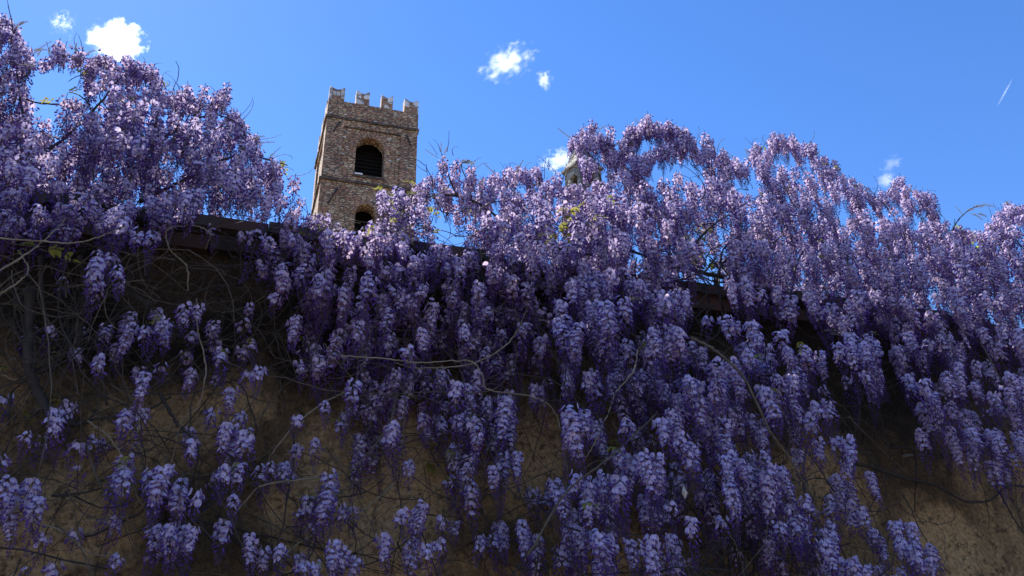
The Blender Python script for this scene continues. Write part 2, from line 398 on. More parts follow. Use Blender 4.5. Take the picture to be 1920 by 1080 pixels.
def voussoirs(cx, half, spring, thick, y0, y1, n, seed):
    r = random.Random(seed); b = MB()
    for i in range(n):
        a0 = pi * i / n + 0.012; a1 = pi * (i + 1) / n - 0.012
        ri = half + 0.004; ro = half + thick + r.uniform(-0.05, 0.05); yy = y0 + r.uniform(-0.02, 0.02)
        p = [(ri*cos(a0), ri*sin(a0)), (ro*cos(a0), ro*sin(a0)), (ro*cos(a1), ro*sin(a1)), (ri*cos(a1), ri*sin(a1))]
        v = [(cx+u, yy, spring+w_) for u, w_ in p] + [(cx+u, y1, spring+w_) for u, w_ in p]
        b.add(v, [(0,1,2,3),(7,6,5,4),(0,4,5,1),(1,5,6,2),(2,6,7,3),(3,7,4,0)])
    return b
tower_part(voussoirs(2.96, 0.93, Z(-4.62), 0.46, 0.07, 0.16, 19, 3), 'window_arch', M_BRICK)
tower_part(voussoirs(2.9, 0.62, Z(-9.62), 0.32, -0.05, 0.05, 13, 4), 'window_arch', M_BRICK)
b = MB(); b.box(1.95, 3.97, 0.02, 0.3, Z(-6.92), Z(-6.775)); tower_part(b, 'window_sill', M_COURSE)
b = MB(); b.box(2.05, 2.55, 0.0, 0.25, Z(-6.772), Z(-6.66)); tower_part(b, 'ledge_stone', M_MARBLE)
for (xa, xb, za, zb_) in ((1.8, 4.1, -7.28, -3.5), (2.1, 3.7, -11.6, -8.8)):      # shade-black timber slats, added to stand in for the shade inside the openings
    b = MB(); zq = za
    b.box(xa, xb, 1.62, 1.66, Z(za), Z(zb_))
    while zq < zb_ - .1:
        b.add([(xa, 1.5, Z(zq)), (xb, 1.5, Z(zq)), (xb, 1.61, Z(zq + .16)), (xa, 1.61, Z(zq + .16)), (xa, 1.5, Z(zq + .02)), (xb, 1.5, Z(zq + .02)), (xb, 1.61, Z(zq + .18)), (xa, 1.61, Z(zq + .18))], [(0,3,2,1),(4,5,6,7),(0,1,5,4),(1,2,6,5),(2,3,7,6),(3,0,4,7)]); zq += .3
    tower_part(b, 'shade_louvre', M_SHADEWOOD)
    b = MB(); b.box(xa - .15, xa, .86, 1.7, Z(za), Z(zb_)); b.box(xb, xb + .15, .86, 1.7, Z(za), Z(zb_)); b.box(xa - .15, xb + .15, .86, 1.7, Z(zb_), Z(zb_ + .1)); tower_part(b, 'shade_louvre_frame', M_SHADEWOOD)
for (ax, az, bx, bz) in ((0.86, -2.87, 0.48, -3.77), (5.27, -3.14, 5.56, -3.91), (1.08, -8.05, 0.57, -9.34)):
    b = MB(); b.tube([(ax, -0.05, Z(az)), ((ax+bx)/2, -0.07, Z((az+bz)/2)), (bx, -0.05, Z(bz))], 0.05, 6); tower_part(b, 'iron_tie', M_IRON)
def prism(pts, y0, y1, mb=None):
    b = mb or MB(); n = len(pts)
    v = [(p[0], y0, p[1]) for p in pts] + [(p[0], y1, p[1]) for p in pts]
    b.add(v, [tuple(range(n)), tuple(range(2*n-1, n-1, -1))] + [(i, i+n, (i+1) % n + n, (i+1) % n) for i in range(n)])
    return b
def outline(w_, h):
    return [(0, 0), (w_, 0), (w_, h), (w_*.88, h-.03), (w_*.7, h-.14), (w_*.5, h-.2), (w_*.3, h-.14), (w_*.12, h-.03), (0, h)]
def merlon(x0, x1, stones, y0=0.0):
    w_ = x1 - x0; h = 1.14; zb = Z(-1.1)
    o = tower_part(prism([(x0 + p, zb + q) for p, q in outline(w_, h)], y0, y0 + 0.5), 'merlon', M_BRICK)
    for st in stones:
        s = tower_part(prism([(x0 + w_*p, zb + h*q) for p, q in st], y0 - 0.035, y0 + 0.05), 'facing_stone', M_MARBLE, o)
LU = [(-.01,.42),(.36,.40),(.36,.84),(.12,.975),(-.01,1.01)]; RU = [(.60,.40),(1.01,.42),(1.01,1.01),(.88,.975),(.62,.82)]
merlon(0, 1.0, [[(-.01,0),(.18,0),(.18,.94),(-.01,1.01)], [(.22,.32),(.46,.30),(.46,.66),(.22,.68)], [(.48,.30),(.70,.32),(.70,.66),(.48,.66)], [(.76,.2),(1.01,.2),(1.01,1.01),(.86,.965),(.76,.89)]])
merlon(1.77, 2.66, [LU, [(.0,.0),(.6,0),(.62,.24),(.35,.36),(0,.34)], [(.56,.46),(1.01,.46),(1.01,1.01),(.88,.975),(.58,.83)]])
merlon(3.47, 4.25, [[(.52,.42),(1.01,.40),(1.01,1.01),(.88,.975),(.55,.80)], [(.2,0),(.7,0),(.6,.2),(.35,.3)], [(-.01,.62),(.2,.7),(.2,.92),(-.01,1.01)]])
merlon(5.04, 6.0, [LU, RU, [(.9,0),(1.01,0),(1.01,.4),(.9,.4)]])
for (xa, xb) in ((0, 1), (1.77, 2.66), (3.4, 4.2), (5.0, 6.0)):
    tower_part(prism([(xa + p, Z(-1.1) + q) for p, q in outline(xb - xa, 1.14)], 5.5, 6.0), 'merlon', M_BRICK)
for (ya, yb) in ((1.5, 2.4), (3.4, 4.3)):
    for xx in (0.0, 5.5):
        pr = prism([(ya + p, Z(-1.1) + q) for p, q in outline(yb - ya, 1.14)], xx, xx + 0.5)
        for a in pr.v: a[:, [0, 1]] = a[:, [1, 0]]
        tower_part(pr, 'merlon', M_BRICK)

# ------------------------------------------------------------------ small stone turret behind the right mound
def point_at_depth(px, py, depth):
    return CAM + ray(px, py) * depth
tp = point_at_depth(1092, 322, 46.0)
turret = empty('stone_turret', (tp[0], tp[1], 0), radians(38))
tag(turret, 'small grey stone turret with pointed roof behind the tall blossom', 'turret')
ze = tp[2]; hw = 0.78
def holed_side(mb, ang):
    t0 = MB(); holed_panel(t0, -hw, hw, ze - 2.6, ze, arch_pts(0, 0.3, ze - 0.85, ze - 2.2, 8), -hw, -hw + 0.22)
    c_, s_ = cos(ang), sin(ang)
    for a in t0.v:
        x_, y_ = a[:, 0].copy(), a[:, 1].copy(); a[:, 0] = c_*x_ - s_*y_; a[:, 1] = s_*x_ + c_*y_
    for a in t0.v: mb.v.append(a)
    for f in t0.f: mb.f.append([i + mb.n for i in f])
    mb.m += t0.m; mb.n += t0.n
b = MB()
for k in range(4): holed_side(b, k * pi / 2)
b.box(-hw, hw, -hw, hw, 0, ze - 2.6)
b.build('wall', M_GREYSTONE, turret)
b = MB(); b.box(-hw-.14, hw+.14, -hw-.14, hw+.14, ze, ze + .14); b.build('eave_course', M_GREYSTONE, turret)
b = MB(); e = hw + .06; b.add([(-e,-e,ze+.14),(e,-e,ze+.14),(e,e,ze+.14),(-e,e,ze+.14),(0,0,ze+2.5)], [(0,1,4),(1,2,4),(2,3,4),(3,0,4),(3,2,1,0)]); b.build('roof', M_GREYSTONE, turret)

# ------------------------------------------------------------------ wisteria building blocks
def norm(v): return v / (np.linalg.norm(v) + 1e-12)
def raceme_mesh(seed, L, n, openf, rtop):
    r = np.random.RandomState(seed); b = MB()
    bend = r.uniform(-0.12, 0.12, 2) * L
    def axis(t): return np.array([bend[0]*t*t + 0.004*sin(9*t+seed), bend[1]*t*t, -L*t])
    b.tube([axis(t) + (0, 0, 0.03 if t == 0 else 0) for t in np.linspace(0, 1, 6)], np.linspace(0.0016, 0.0007, 6), 4, 3)
    dn = np.array([0, 0, -1.0])
    for i in range(n):
        t = 0.02 + 0.97 * ((i + r.uniform(0, .8)) / n) ** 0.92
        az = i * 2.39996 + r.uniform(-.35, .35)
        out = np.array([cos(az), sin(az), 0])
        side = np.array([-sin(az), cos(az), 0])
        a = np.interp(t, [0, .45, 1], [-0.2, 0.45, 1.05]) + r.uniform(-.25, .25)
        pd = out*cos(a) + dn*sin(a)
        pl = np.interp(t, [0, .15, .6, 1], [0.85, 1.0, .68, 0.25]) * rtop * r.uniform(.6, 1.2)
        p0 = axis(t); p1 = p0 + pd*pl
        # pedicel: a thin triangular blade pair
        q = side * 0.0006
        b.add([p0-q, p0+q, p1+q, p1-q], [(0,1,2,3)], 3)
        o = (openf - t) / 0.22 + r.uniform(-.45, .45)
        s = np.interp(t, [0, .5, 1], [1.0, .85, .42]) * r.uniform(.85, 1.15)
        if o > 0:
            s2 = s * min(1.0, 0.7 + o)
            nm = norm(out*0.85 + np.array([0, 0, r.uniform(.05, .95)]) + r.normal(0, .22, 3))
            ux = norm(np.cross(nm, [0, 0, 1.0]) + 1e-6); uy = np.cross(ux, nm)
            if uy[2] < 0: uy = -uy; ux = -ux
            c = p1 + out*0.003 + np.array([0, 0, .004])
            R = 0.0119 * s2
            ring = []
            for k in range(9):
                an = 2*pi*k/9 + pi/2
                rr = R * (1.0 - (0.10 if k == 0 else 0)) * r.uniform(.9, 1.08)
                cup = 0.0035 * s2 * (abs(cos(an)) * 1.2 - .3)
                ring.append(c + ux*cos(an)*rr*1.06 + uy*sin(an)*rr - nm*cup)
            b.add([c + nm*0.0008] + ring, [(0, 1+k, 1+(k+1) % 9) for k in range(9)], 0)
            kd = norm(out*0.9 + dn*0.55 + r.normal(0, .15, 3)); kl = 0.0165*s2; kw = 0.0050*s2
            ks = norm(np.cross(kd, [0, 0, 1.0])); ku = np.cross(ks, kd); k0 = p1 - np.array([0, 0, .001])
            md = k0 + kd*kl*.62
            b.add([k0, md+ks*kw, md+ku*kw, md-ks*kw, md-ku*kw*.9, k0+kd*kl], [(0,1,2),(0,2,3),(0,3,4),(0,4,1),(5,2,1),(5,3,2),(5,4,3),(5,1,4)], 1)
        else:
            u = min(1.0, -o / 1.5)
            bl = 0.0190 * s * (1 - .3*u); bw = 0.0046 * s * (1 - .3*u)
            bd = norm(pd*0.7 + dn*0.5 + out*.25 + r.normal(0, .2, 3))
            ks = norm(np.cross(bd, [0.3, 0.1, 1.0])); ku = np.cross(ks, bd); md = p1 + bd*bl*.6
            mid = 1 if u < .35 else 2
            b.add([p1, md+ks*bw, md+ku*bw, md-ks*bw, md-ku*bw, p1+bd*bl], [(0,1,2),(0,2,3),(0,3,4),(0,4,1),(5,2,1),(5,3,2),(5,4,3),(5,1,4)], mid)
    return b
R_SPECS = []
for (L, n, rt) in ((0.075, 26, .018), (0.12, 48, .023), (0.175, 74, .026), (0.235, 102, .028), (0.31, 130, .028)):
    for k, of in enumerate((0.30, 0.46, 0.66, 0.14, 0.36, 0.52, 0.60, 0.20)):
        R_SPECS.append((L, n, of, rt))
R_MB = [raceme_mesh(11 + i*7, *sp) for i, sp in enumerate(R_SPECS)]
R_MATS = [M_BANNER, M_KEEL, M_BUD, M_STALK]
R_ME = [mb.mesh('raceme', R_MATS) for mb in R_MB]
R_ARR = [(np.concatenate(mb.v), [np.array(f) for f in mb.f], np.array(mb.m)) for mb in R_MB]

def pick(L, rng, mass=False):
    ls = [0.075, 0.12, 0.175, 0.235, 0.31]
    i = int(np.argmin([abs(math.log(L / q)) for q in ls]))
    return i*8 + rng.choice((0, 0, 4, 1, 5, 2, 6) if not mass else (3, 3, 7, 7, 0, 4, 1)), L / ls[i]

def leaf_mesh(seed, nl=6, size=0.05):
    r = np.random.RandomState(seed); b = MB()
    L = size * nl * 0.36
    ax = spline([(0,0,0),(L*.5,0,.01),(L,0.01,-.02)], 8)
    b.tube(ax, np.linspace(.0012,.0006,len(ax)), 4, 1)
    def leaflet(p, d, s):
        d = norm(d); sd = norm(np.cross(d, [0,0,1.0])); w_ = s*.2
        q = [p, p+d*s*.3+sd*w_, p+d*s*.65+sd*w_*.85, p+d*s+np.array([0,0,-.1*s]), p+d*s*.65-sd*w_*.85, p+d*s*.3-sd*w_, p+d*s*.5-np.array([0,0,.06*s])]
        b.add(q, [(0,1,6),(1,2,6),(2,3,6),(3,4,6),(4,5,6),(5,0,6)], 0)
    for i in range(nl):
        t = (i+1)/(nl+.5); p = ax[min(len(ax)-1, int(t*(len(ax)-1)))]
        for sg in (-1, 1): leaflet(p, np.array([.55, sg, -.25]) + r.normal(0,.2,3), size*r.uniform(.7,1.05)*(1.1-.5*t))
    leaflet(ax[-1], np.array([1,.05,-.1]), size*.7)
    return b.mesh('leaf_spray', [M_LEAF, M_STALK])
LEAF_ME = [leaf_mesh(s, n, z) for s, n, z in ((1,5,.04),(2,6,.05),(3,4,.045))]
def spike_mesh(seed, L=0.10):
    r = np.random.RandomState(seed); b = MB()
    ax = spline([(0,0,0),(L*.06,0,L*.5),(L*.2,0.005,L)], 8)
    b.tube(ax, .0013, 4, 1); n = 46
    for i in range(n):
        t = .12 + .88*i/n; k = t*(len(ax)-1); k0 = min(int(k), len(ax)-2); p = ax[k0] + (ax[k0+1]-ax[k0])*(k-k0)
        az = i*2.4; out = np.array([cos(az), sin(az), 0]); rr = .0075*sin(pi*min(1,t*.85+.1))+.001
        d = norm(out*.7+np.array([0,0,.9])); s = .012*(1.1-.5*t); sd = np.cross(d, out); sd = norm(sd)
        p = p + out*rr*.4
        b.add([p, p+d*s*.5+sd*s*.22+out*.001, p+d*s, p+d*s*.5-sd*s*.22+out*.001], [(0,1,2),(0,2,3)], 0)
    return b.mesh('bud_spike', [M_SPIKE, M_STALK])
SPIKE_ME = [spike_mesh(1, .10), spike_mesh(2, .07), spike_mesh(3, .13)]

def inside(poly, x, y):
    c = False; j = len(poly) - 1
    for i in range(len(poly)):
        xi, yi = poly[i]; xj, yj = poly[j]
        if (yi > y) != (yj > y) and x < (xj - xi)*(y - yi)/(yj - yi) + xi: c = not c
        j = i
    return c
def area(poly):
    return abs(sum(poly[i-1][0]*poly[i][1] - poly[i][0]*poly[i-1][1] for i in range(len(poly))))/2

class Vine:
    def __init__(s, label, seed, foot):
        s.root = empty('wisteria_vine', foot)
        tag(s.root, label, 'wisteria', 'wisteria vines over the garden wall')
        s.foot = np.array(foot); s.rng = random.Random(seed); s.items = []; s.dark = MB(); s.thin = MB()
    def loc(s, p): return (np.asarray(p) - s.foot)
    def hang(s, x, y, d, lpx, mass=False):
        p, t = at(x, y, d)
        s.items.append((p, max(0.05, 1.08 * lpx * t / FPX / 0.9), lpx, t, mass))
    def clump(s, x, y, w_, h, d):
        """a bunch of racemes w_ px wide and h px tall whose top middle is at (x, y)"""
        r = s.rng
        ln = min(h * r.uniform(.85, 1.0), 108)
        cols = max(1, int(round(w_ / 29))); rows = 1 if h < 80 else int(round(h / 55))
        for i in range(cols):
            for j in range(rows):
                fx = 0 if cols == 1 else (i/(cols-1) - .5)
                L = ln * r.uniform(.55, 1.08) if cols*rows > 1 else ln
                yy = y + max(0, h - L)*(j/(rows-1) if rows > 1 else r.uniform(0, .3)) + fx*fx*h*.45 + r.uniform(-9, 9)
                s.hang(x + fx*max(0, w_-26) + r.uniform(-7, 7), yy, d + r.uniform(-.1, .1) - 0.05*(j % 2), L)
    def rim(s, line, step, d0, d1, l0, l1, up=14):
        """short racemes and flower heads along the top outline of a mound"""
        r = s.rng
        for (xa, ya), (xb, yb) in zip(line, line[1:]):
            n = max(1, int(math.hypot(xb-xa, yb-ya)/step))
            for i in range(n):
                t = (i + r.random())/n
                s.hang(xa+(xb-xa)*t + r.uniform(-5, 5), ya+(yb-ya)*t + r.uniform(-up, up), r.uniform(d0, d1), r.uniform(l0, l1))
    def fill(s, poly, per, d0, d1, l0, l1, holes=()):
        """racemes spread through the mass seen inside a photo outline, between depths d0 and d1; per = px2 each"""
        r = s.rng; n = int(area(poly) / per)
        xs_ = [p[0] for p in poly]; ys_ = [p[1] for p in poly]; k = 0; tries = 0
        while k < n and tries < n*40:
            tries += 1
            x, y = r.uniform(min(xs_), max(xs_)), r.uniform(min(ys_), max(ys_))
            if not inside(poly, x, y): continue
            if any(((x-hx)/rx)**2 + ((y+25-hy)/ry)**2 < 1 for hx, hy, rx, ry in holes): continue
            s.hang(x, y, r.uniform(d0, d1), r.uniform(l0, l1), True); k += 1
    def wisps(s, line, step):
        """loose small flower heads, bud shoots and curls sticking out of the outline"""
        r = s.rng
        for (xa, ya), (xb, yb) in zip(line, line[1:]):
            n = max(1, int(math.hypot(xb-xa, yb-ya)/step))
            for i in range(n):
                t = (i + r.random())/n; x = xa+(xb-xa)*t; y = ya+(yb-ya)*t; d = r.uniform(-.45, -.15)
                k = r.random()
                if k < .55:
                    h = r.uniform(14, 34); lean = r.uniform(-14, 14)
                    P = spline([s.loc(at(x, y+24, d)[0]), s.loc(at(x+lean*.3, y-h*.4, d)[0]), s.loc(at(x+lean, y-h, d)[0])], 8)
                    s.dark.tube(P, np.linspace(.0022, .001, len(P)), 4)
                    s.hang(x+lean, y-h, d, r.uniform(20, 34)); s.hang(x+lean*.5, y-h*.5, d, r.uniform(22, 36))
                elif k < .8: s.spike(x, y-4, d, r.uniform(-1.1, 1.1), r.uniform(.55, .95))
                else: s.tendril(x, y, d, r.uniform(30, 60), r.uniform(.7, 2.4), r.uniform(-2.2, 2.2))
    def stem(s, pts, rad, mat, name='stem', n=None, wob=0.0):
        """a stem seen through photo points (x, y, d)"""
        if mat is M_BARK: pts = [(a, c, d if d > .12 or d < 0 else d + .03) for a, c, d in pts]
        P = spline([s.loc(at(*p)[0]) for p in pts], n or len(pts)*9)
        r = s.rng
        P = P + np.array([[r.gauss(0, .0011) for _ in range(3)] for _ in range(len(P))])
        if wob:
            ph = [r.uniform(0, 6) for _ in range(3)]
            u = np.linspace(0, len(pts), len(P))
            P = P + wob*np.stack([np.sin(2.1*u+ph[0]), np.sin(2.7*u+ph[1]), np.sin(3.3*u+ph[2])], 1)
        rr = np.linspace(rad[0], rad[1], len(P)) if isinstance(rad, tuple) else np.linspace(rad*1.15, rad*.6, len(P))
        rr = rr*np.array([r.choice((.85, .95, 1, 1, 1.05, 1.25)) for _ in range(len(P))])
        b = MB(); b.tube(P, rr, 7)
        return b.build(name, mat, s.root, True)
    def twigs(s, poly, n, d0, d1, length, rad, dark=True, hang=0.0):
        """thin wandering twigs, gathered in one mesh"""
        r = s.rng; tgt = s.dark if dark else s.thin
        xs_ = [p[0] for p in poly]; ys_ = [p[1] for p in poly]; k = 0; tries = 0
        while k < n and tries < n*30:
            tries += 1
            x, y = r.uniform(min(xs_), max(xs_)), r.uniform(min(ys_), max(ys_))
            if not inside(poly, x, y): continue
            k += 1
            p = at(x, y, r.uniform(d0, d1))[0]
            a = r.uniform(0, 2*pi); L = length*r.uniform(.4, 1.3); m_ = 12; pts = [p]; c = r.uniform(-.25, .25)
            for i in range(m_):
                a += c + r.uniform(-.3, .3)
                v = WD*cos(a) + np.array([0, 0, 1.0])*(sin(a) - hang) + WN*r.uniform(-.25, .25)
                q = pts[-1] + v*(L/m_)
                off = (q - WB) @ WN
                if q[2] < H_WALL and off < 0.02: q = q + WN*(0.02-off)
                pts.append(q)
            ra = rad*r.uniform(.6, 1.4)
            tgt.tube([s.loc(q) for q in pts], np.linspace(ra, ra*.5, len(pts)), 4)
    def tendril(s, x, y, d, lpx, ang, curl):
        p, t = at(x, y, d); L = lpx*t/FPX; a = ang; pts = [p]; m_ = 14; r = s.rng; dz = r.uniform(-.3, .3)
        for i in range(m_):
            a += curl*(i/m_)**1.3/ m_ * 2.4
            pts.append(pts[-1] + (WD*cos(a) + np.array([0, 0, 1.0])*sin(a) + WN*dz)*(L/m_))
        b = MB(); b.tube([s.loc(q) for q in pts], np.linspace(.0021, .001, len(pts)), 4); b.build('tendril', M_TWIG, s.root)
    def put(s, me, name, x, y, d, rot, sc=1.0):
        o = bpy.data.objects.new(name, me); link(o, s.root); o.location = s.loc(at(x, y, d)[0]); o.rotation_euler = rot; o.scale = (sc,)*3
        return o
    def leaf(s, x, y, d, sc=1.0):
        r = s.rng; return s.put(r.choice(LEAF_ME), 'leaf_spray', x, y, d, (r.uniform(-.5,.5), r.uniform(-.2,.7), r.uniform(-3.1,3.1)), sc)
    def spike(s, x, y, d, tilt, sc=1.0):
        r = s.rng; return s.put(r.choice(SPIKE_ME), 'bud_spike', x, y, d, (r.uniform(-.25,.25), tilt, YAW), sc)
    def finish(s):
        r = s.rng
        for q in r.sample(s.items, min(14, len(s.items))):
            o = bpy.data.objects.new('leaf_spray', r.choice(LEAF_ME)); link(o, s.root); k_ = r.uniform(.4, .7)
            o.location = s.loc(q[0] + WN*.03); o.rotation_euler = (r.uniform(-.5,.5), r.uniform(-.2,.9), r.uniform(-3.1,3.1)); o.scale = (k_,)*3
        np.random.seed(r.randint(0, 9999))
        its = sorted(s.items, key=lambda q: -q[2]*(1.6 if q[3] < 3.6 else 1.0))
        first, rest = its[:100], its[100:]
        vs, fs, ms, off = [], [], [], 0
        for k, (p, L, _, t, mass) in enumerate(first + rest):
            i, sc = pick(L, r, mass)
            rx, ry, rz = r.uniform(-.16,.16), r.uniform(-.16,.16), r.uniform(0, 2*pi)
            wd_ = min(1.12, max(sc, .76)) * r.uniform(.82, 1.05)
            if k < 100:
                o = bpy.data.objects.new('raceme', R_ME[i]); link(o, s.root)
                o.location = s.loc(p); o.rotation_euler = (rx, ry, rz); o.scale = (wd_, wd_, sc)
            else:
                V, F, M_ = R_ARR[i]
                cx, sx_, cy, sy = cos(rx), sin(rx), cos(ry), sin(ry); cz, sz = cos(rz), sin(rz)
                R_ = np.array([[cz,-sz,0],[sz,cz,0],[0,0,1]]) @ np.array([[cy,0,sy],[0,1,0],[-sy,0,cy]]) @ np.array([[1,0,0],[0,cx,-sx_],[0,sx_,cx]])
                vs.append((V*np.array([wd_, wd_, sc])) @ R_.T + s.loc(p)); fs += [(f + off).tolist() for f in F]; ms.append(M_); off += len(V)
        if vs:
            me = bpy.data.meshes.new('racemes'); me.from_pydata(np.concatenate(vs).tolist(), [], fs)
            for mm in R_MATS: me.materials.append(mm)
            me.polygons.foreach_set('material_index', np.concatenate(ms).astype(np.int32)); me.update()
            o = link(bpy.data.objects.new('racemes', me), s.root); o['kind'] = 'stuff'
        if s.dark.n: s.dark.build('dark_twigs', M_BARK, s.root)['kind'] = 'stuff'
        if s.thin.n: s.thin.build('thin_twigs', M_TWIG, s.root)['kind'] = 'stuff'

def foot(x_along): 
    p = WB + WD*x_along + WN*0.12
    return (p[0], p[1], 0.0)

# ================================================================== the vines
# ---- 1: big mound on the left end of the wall
v = Vine('large domed wisteria mound against the sky over the upper left end of the wall', 1, foot(-2.2))
LM = [(-260,40),(-40,60),(20,75),(40,105),(75,125),(110,120),(150,118),(200,150),(250,140),(290,175),(330,200),(370,205),(420,205),(440,230),(450,265),(478,295),(512,328),(528,352),(526,375),(470,360),(400,380),(365,400),(330,430),(300,450),(200,465),(100,450),(-260,430)]
v.fill(LM, 560, -0.55, 0.05, 45, 85, holes=((108,168,26,16),(150,190,20,14),(105,218,22,16),(55,195,16,14),(330,330,30,20),(305,185,14,22)))
v.fill([(-40,120),(20,140),(60,260),(200,260),(230,190),(330,225),(440,235),(520,330),(500,370),(400,380),(330,430),(-40,440)], 600, -1.1, -0.5, 45, 80)
v.rim([(-20,45),(15,55),(35,85),(65,110)], 6, -.45, -.1, 30, 55)
v.rim([(75,125),(110,108),(150,112)], 13, -.5, -.2, 25, 40)
v.rim([(165,112),(200,132),(240,120),(285,140)], 6, -.5, -.05, 28, 55)
v.rim([(285,150),(305,178),(330,184),(370,188),(420,186),(440,208),(452,245),(476,275),(510,312),(530,348)], 6, -.5, -.05, 28, 55)
v.fill([(-40,160),(30,200),(70,250),(150,250),(210,180),(280,180),(420,230),(480,320),(420,340),(340,390),(280,430),(100,440),(-40,430)], 800, 0.0, 0.35, 55, 95)
for c in [(50,290,60,70),(25,350,50,70),(60,320,40,60),(95,375,50,60),(185,390,90,70),(215,395,60,75),(160,375,40,50),(320,355,80,80),(350,375,45,55),(250,250,60,60),(200,150,50,50),(30,230,60,60),(150,365,40,50),(270,425,50,60),(60,405,70,50),(10,400,30,50),(200,460,50,70),(225,500,40,60),(190,500,30,70)]:
    v.clump(*c, 0.38)
v.wisps([(-10,60),(20,60),(60,110),(110,112),(200,132),(285,145),(330,184),(420,188),(445,215),(480,275),(530,345)], 15)
v.twigs(LM, 110, -0.5, 0.3, 0.22, .0028)
v.twigs([(-20,420),(340,440),(340,560),(-20,560)], 35, 0.05, 0.35, 0.6, .0022, False, .3)
v.stem([(-30,445,.35),(75,452,.42),(145,455,.42),(210,435,.42),(240,420,.35)], .003, M_PALE)
v.stem([(-20,520,.4),(65,465,.42),(120,415,.35),(150,380,.2)], .003, M_PALE)
v.stem([(-10,560,.3),(45,520,.35),(52,500,.32),(35,470,.3)], .003, M_PALE)
v.stem([(352,545,.15),(350,500,.2),(320,470,.25),(311,440,.28),(322,426,.3),(370,424,.3),(394,440,.28),(385,468,.2)], .0028, M_PALE)
v.stem([(55,300,-.2),(120,260,-.2),(190,190,-.2),(230,140,-.25)], (.010,.003), M_BARK)
v.stem([(80,330,-.3),(40,200,-.3),(28,80,-.3),(14,0,-.3)], (.008,.0015), M_BARK)
v.stem([(0,150,-.3),(60,190,-.3),(130,200,-.3),(200,240,-.3)], (.005,.003), M_BARK)
v.stem([(250,300,-.1),(320,250,-.1),(400,215,-.15),(470,245,-.2)], (.008,.002), M_BARK)
v.stem([(260,380,0),(360,330,0),(450,290,-.1),(540,310,-.2)], (.008,.002), M_BARK)
for (x, y, tl, sc) in [(27,55,.15,1.0),(35,48,.3,.8),(95,105,-.5,.8),(142,100,-.3,.8),(162,102,.5,.7),(272,150,.6,.6),(470,262,.9,1.0),(480,270,1.1,.9),(345,190,.9,.8),(5,50,-.9,.9),(60,95,.9,.9)]: v.spike(x, y, -.3, tl, sc)
for a in [(148,100,60,2.1,-.8),(155,95,40,1.9,.2),(185,112,50,.9,.3),(262,135,50,1.4,.8),(278,135,45,1.5,-1.2),(300,165,35,.6,2.5),(330,185,45,1.3,2.0),(405,200,60,1.6,1.0),(395,205,55,2.3,-2.2),(455,225,45,1.0,.8),(480,262,50,.3,.5),(505,300,50,.6,-2.0),(120,105,35,.4,2.6),(420,215,40,2.6,-2.5),(240,140,30,2.2,-1.5),(545,330,45,.2,1.0)]: v.tendril(a[0], a[1], -.3, *a[2:])
for p in [(165,140,-.3),(150,170,-.2),(215,240,.2),(60,455,.4),(85,465,.4),(240,185,-.2),(100,190,-.3),(300,380,.3)]: v.leaf(*p, .8)
v.finish()

# ---- 2: sparse vine over the bare plaster, lower left
v = Vine('sparse wisteria vine with scattered short clusters on the bare plaster at lower left', 2, foot(-1.6))
W2 = [(188,540,38,62),(118,530,30,34),(228,535,24,30),(202,612,28,65),(160,618,20,28),(248,590,32,92),(285,592,58,78),(310,600,30,60),(297,685,38,32),(272,700,36,72),(190,675,30,42),(138,655,20,40),(358,565,48,56),(396,600,26,52),(472,570,24,28),(453,605,20,34),(435,645,55,72),(468,645,30,42),(492,690,28,56),(466,700,20,40),(362,635,26,42),(355,690,30,50),(408,705,28,70),(434,735,24,54),(442,775,50,105),(520,555,18,34),(560,590,40,62),(596,655,32,92),(563,680,20,34),(232,762,25,58),(114,768,38,98),(50,805,38,52),(146,840,26,42),(190,820,50,60),(233,865,38,112),(8,865,26,44),(45,880,65,122),(310,880,78,92),(367,928,22,48),(320,978,82,86),(360,985,28,52),(362,825,16,38),(430,870,45,62),(445,925,28,52),(418,975,30,62),(470,1000,30,74),(511,1010,45,68),(508,875,22,48),(553,840,36,54),(585,820,24,52),(548,885,30,52),(615,890,30,102),(632,1005,40,74),(583,1045,45,60),(583,935,20,44),(225,1035,35,55),(565,785,28,36),(605,760,24,50),(640,780,26,50)]
DIM2 = {(160,618),(138,655),(362,635),(355,690),(408,705),(190,820),(583,935),(225,1035),(118,530)}
for c in W2: v.clump(*c, 0.06 if c[:2] in DIM2 else 0.19)
LW = [(-20,470),(330,480),(480,500),(640,700),(640,1090),(-20,1090)]
v.fill([(-10,560),(320,560),(640,640),(640,1080),(-10,1080)], 7500, .03, .13, 24, 60)
v.twigs(LW, 95, 0.02, 0.12, 0.7, .0026, True, .15)
v.twigs(LW, 90, 0.03, 0.16, 0.6, .0016, False, .15)
v.twigs([(-20,440),(330,470),(340,640),(-20,680)], 45, 0.02, 0.25, 0.55, .0024, True, .3)
v.stem([(62,540,.1),(52,620,.08),(58,700,.07),(92,770,.06),(135,800,.05)], (.020,.014), M_BARK, 'trunk', 26, .006)
v.stem([(135,800,.05),(180,785,.05),(260,775,.05),(320,745,.05)], (.006,.004), M_BARK)
v.stem([(58,700,.06),(110,680,.05),(130,640,.05),(160,560,.06)], (.012,.008), M_BARK)
v.stem([(148,645,.1),(165,634,.12),(180,645,.12),(190,690,.08),(200,760,.05)], .006, M_BARK)
v.stem([(150,480,.1),(160,560,.06),(148,640,.05),(150,680,.05)], .009, M_BARK)
v.stem([(75,480,.12),(80,560,.1),(95,620,.06),(120,660,.05)], .008, M_BARK)
v.stem([(15,800,.04),(20,740,.06),(45,715,.06)], .005, M_BARK)
v.stem([(298,735,.05),(330,790,.05),(370,835,.06),(366,880,.06),(355,915,.05)], .006, M_BARK)
v.stem([(345,940,.06),(385,995,.06),(430,1072,.05)], .005, M_BARK)
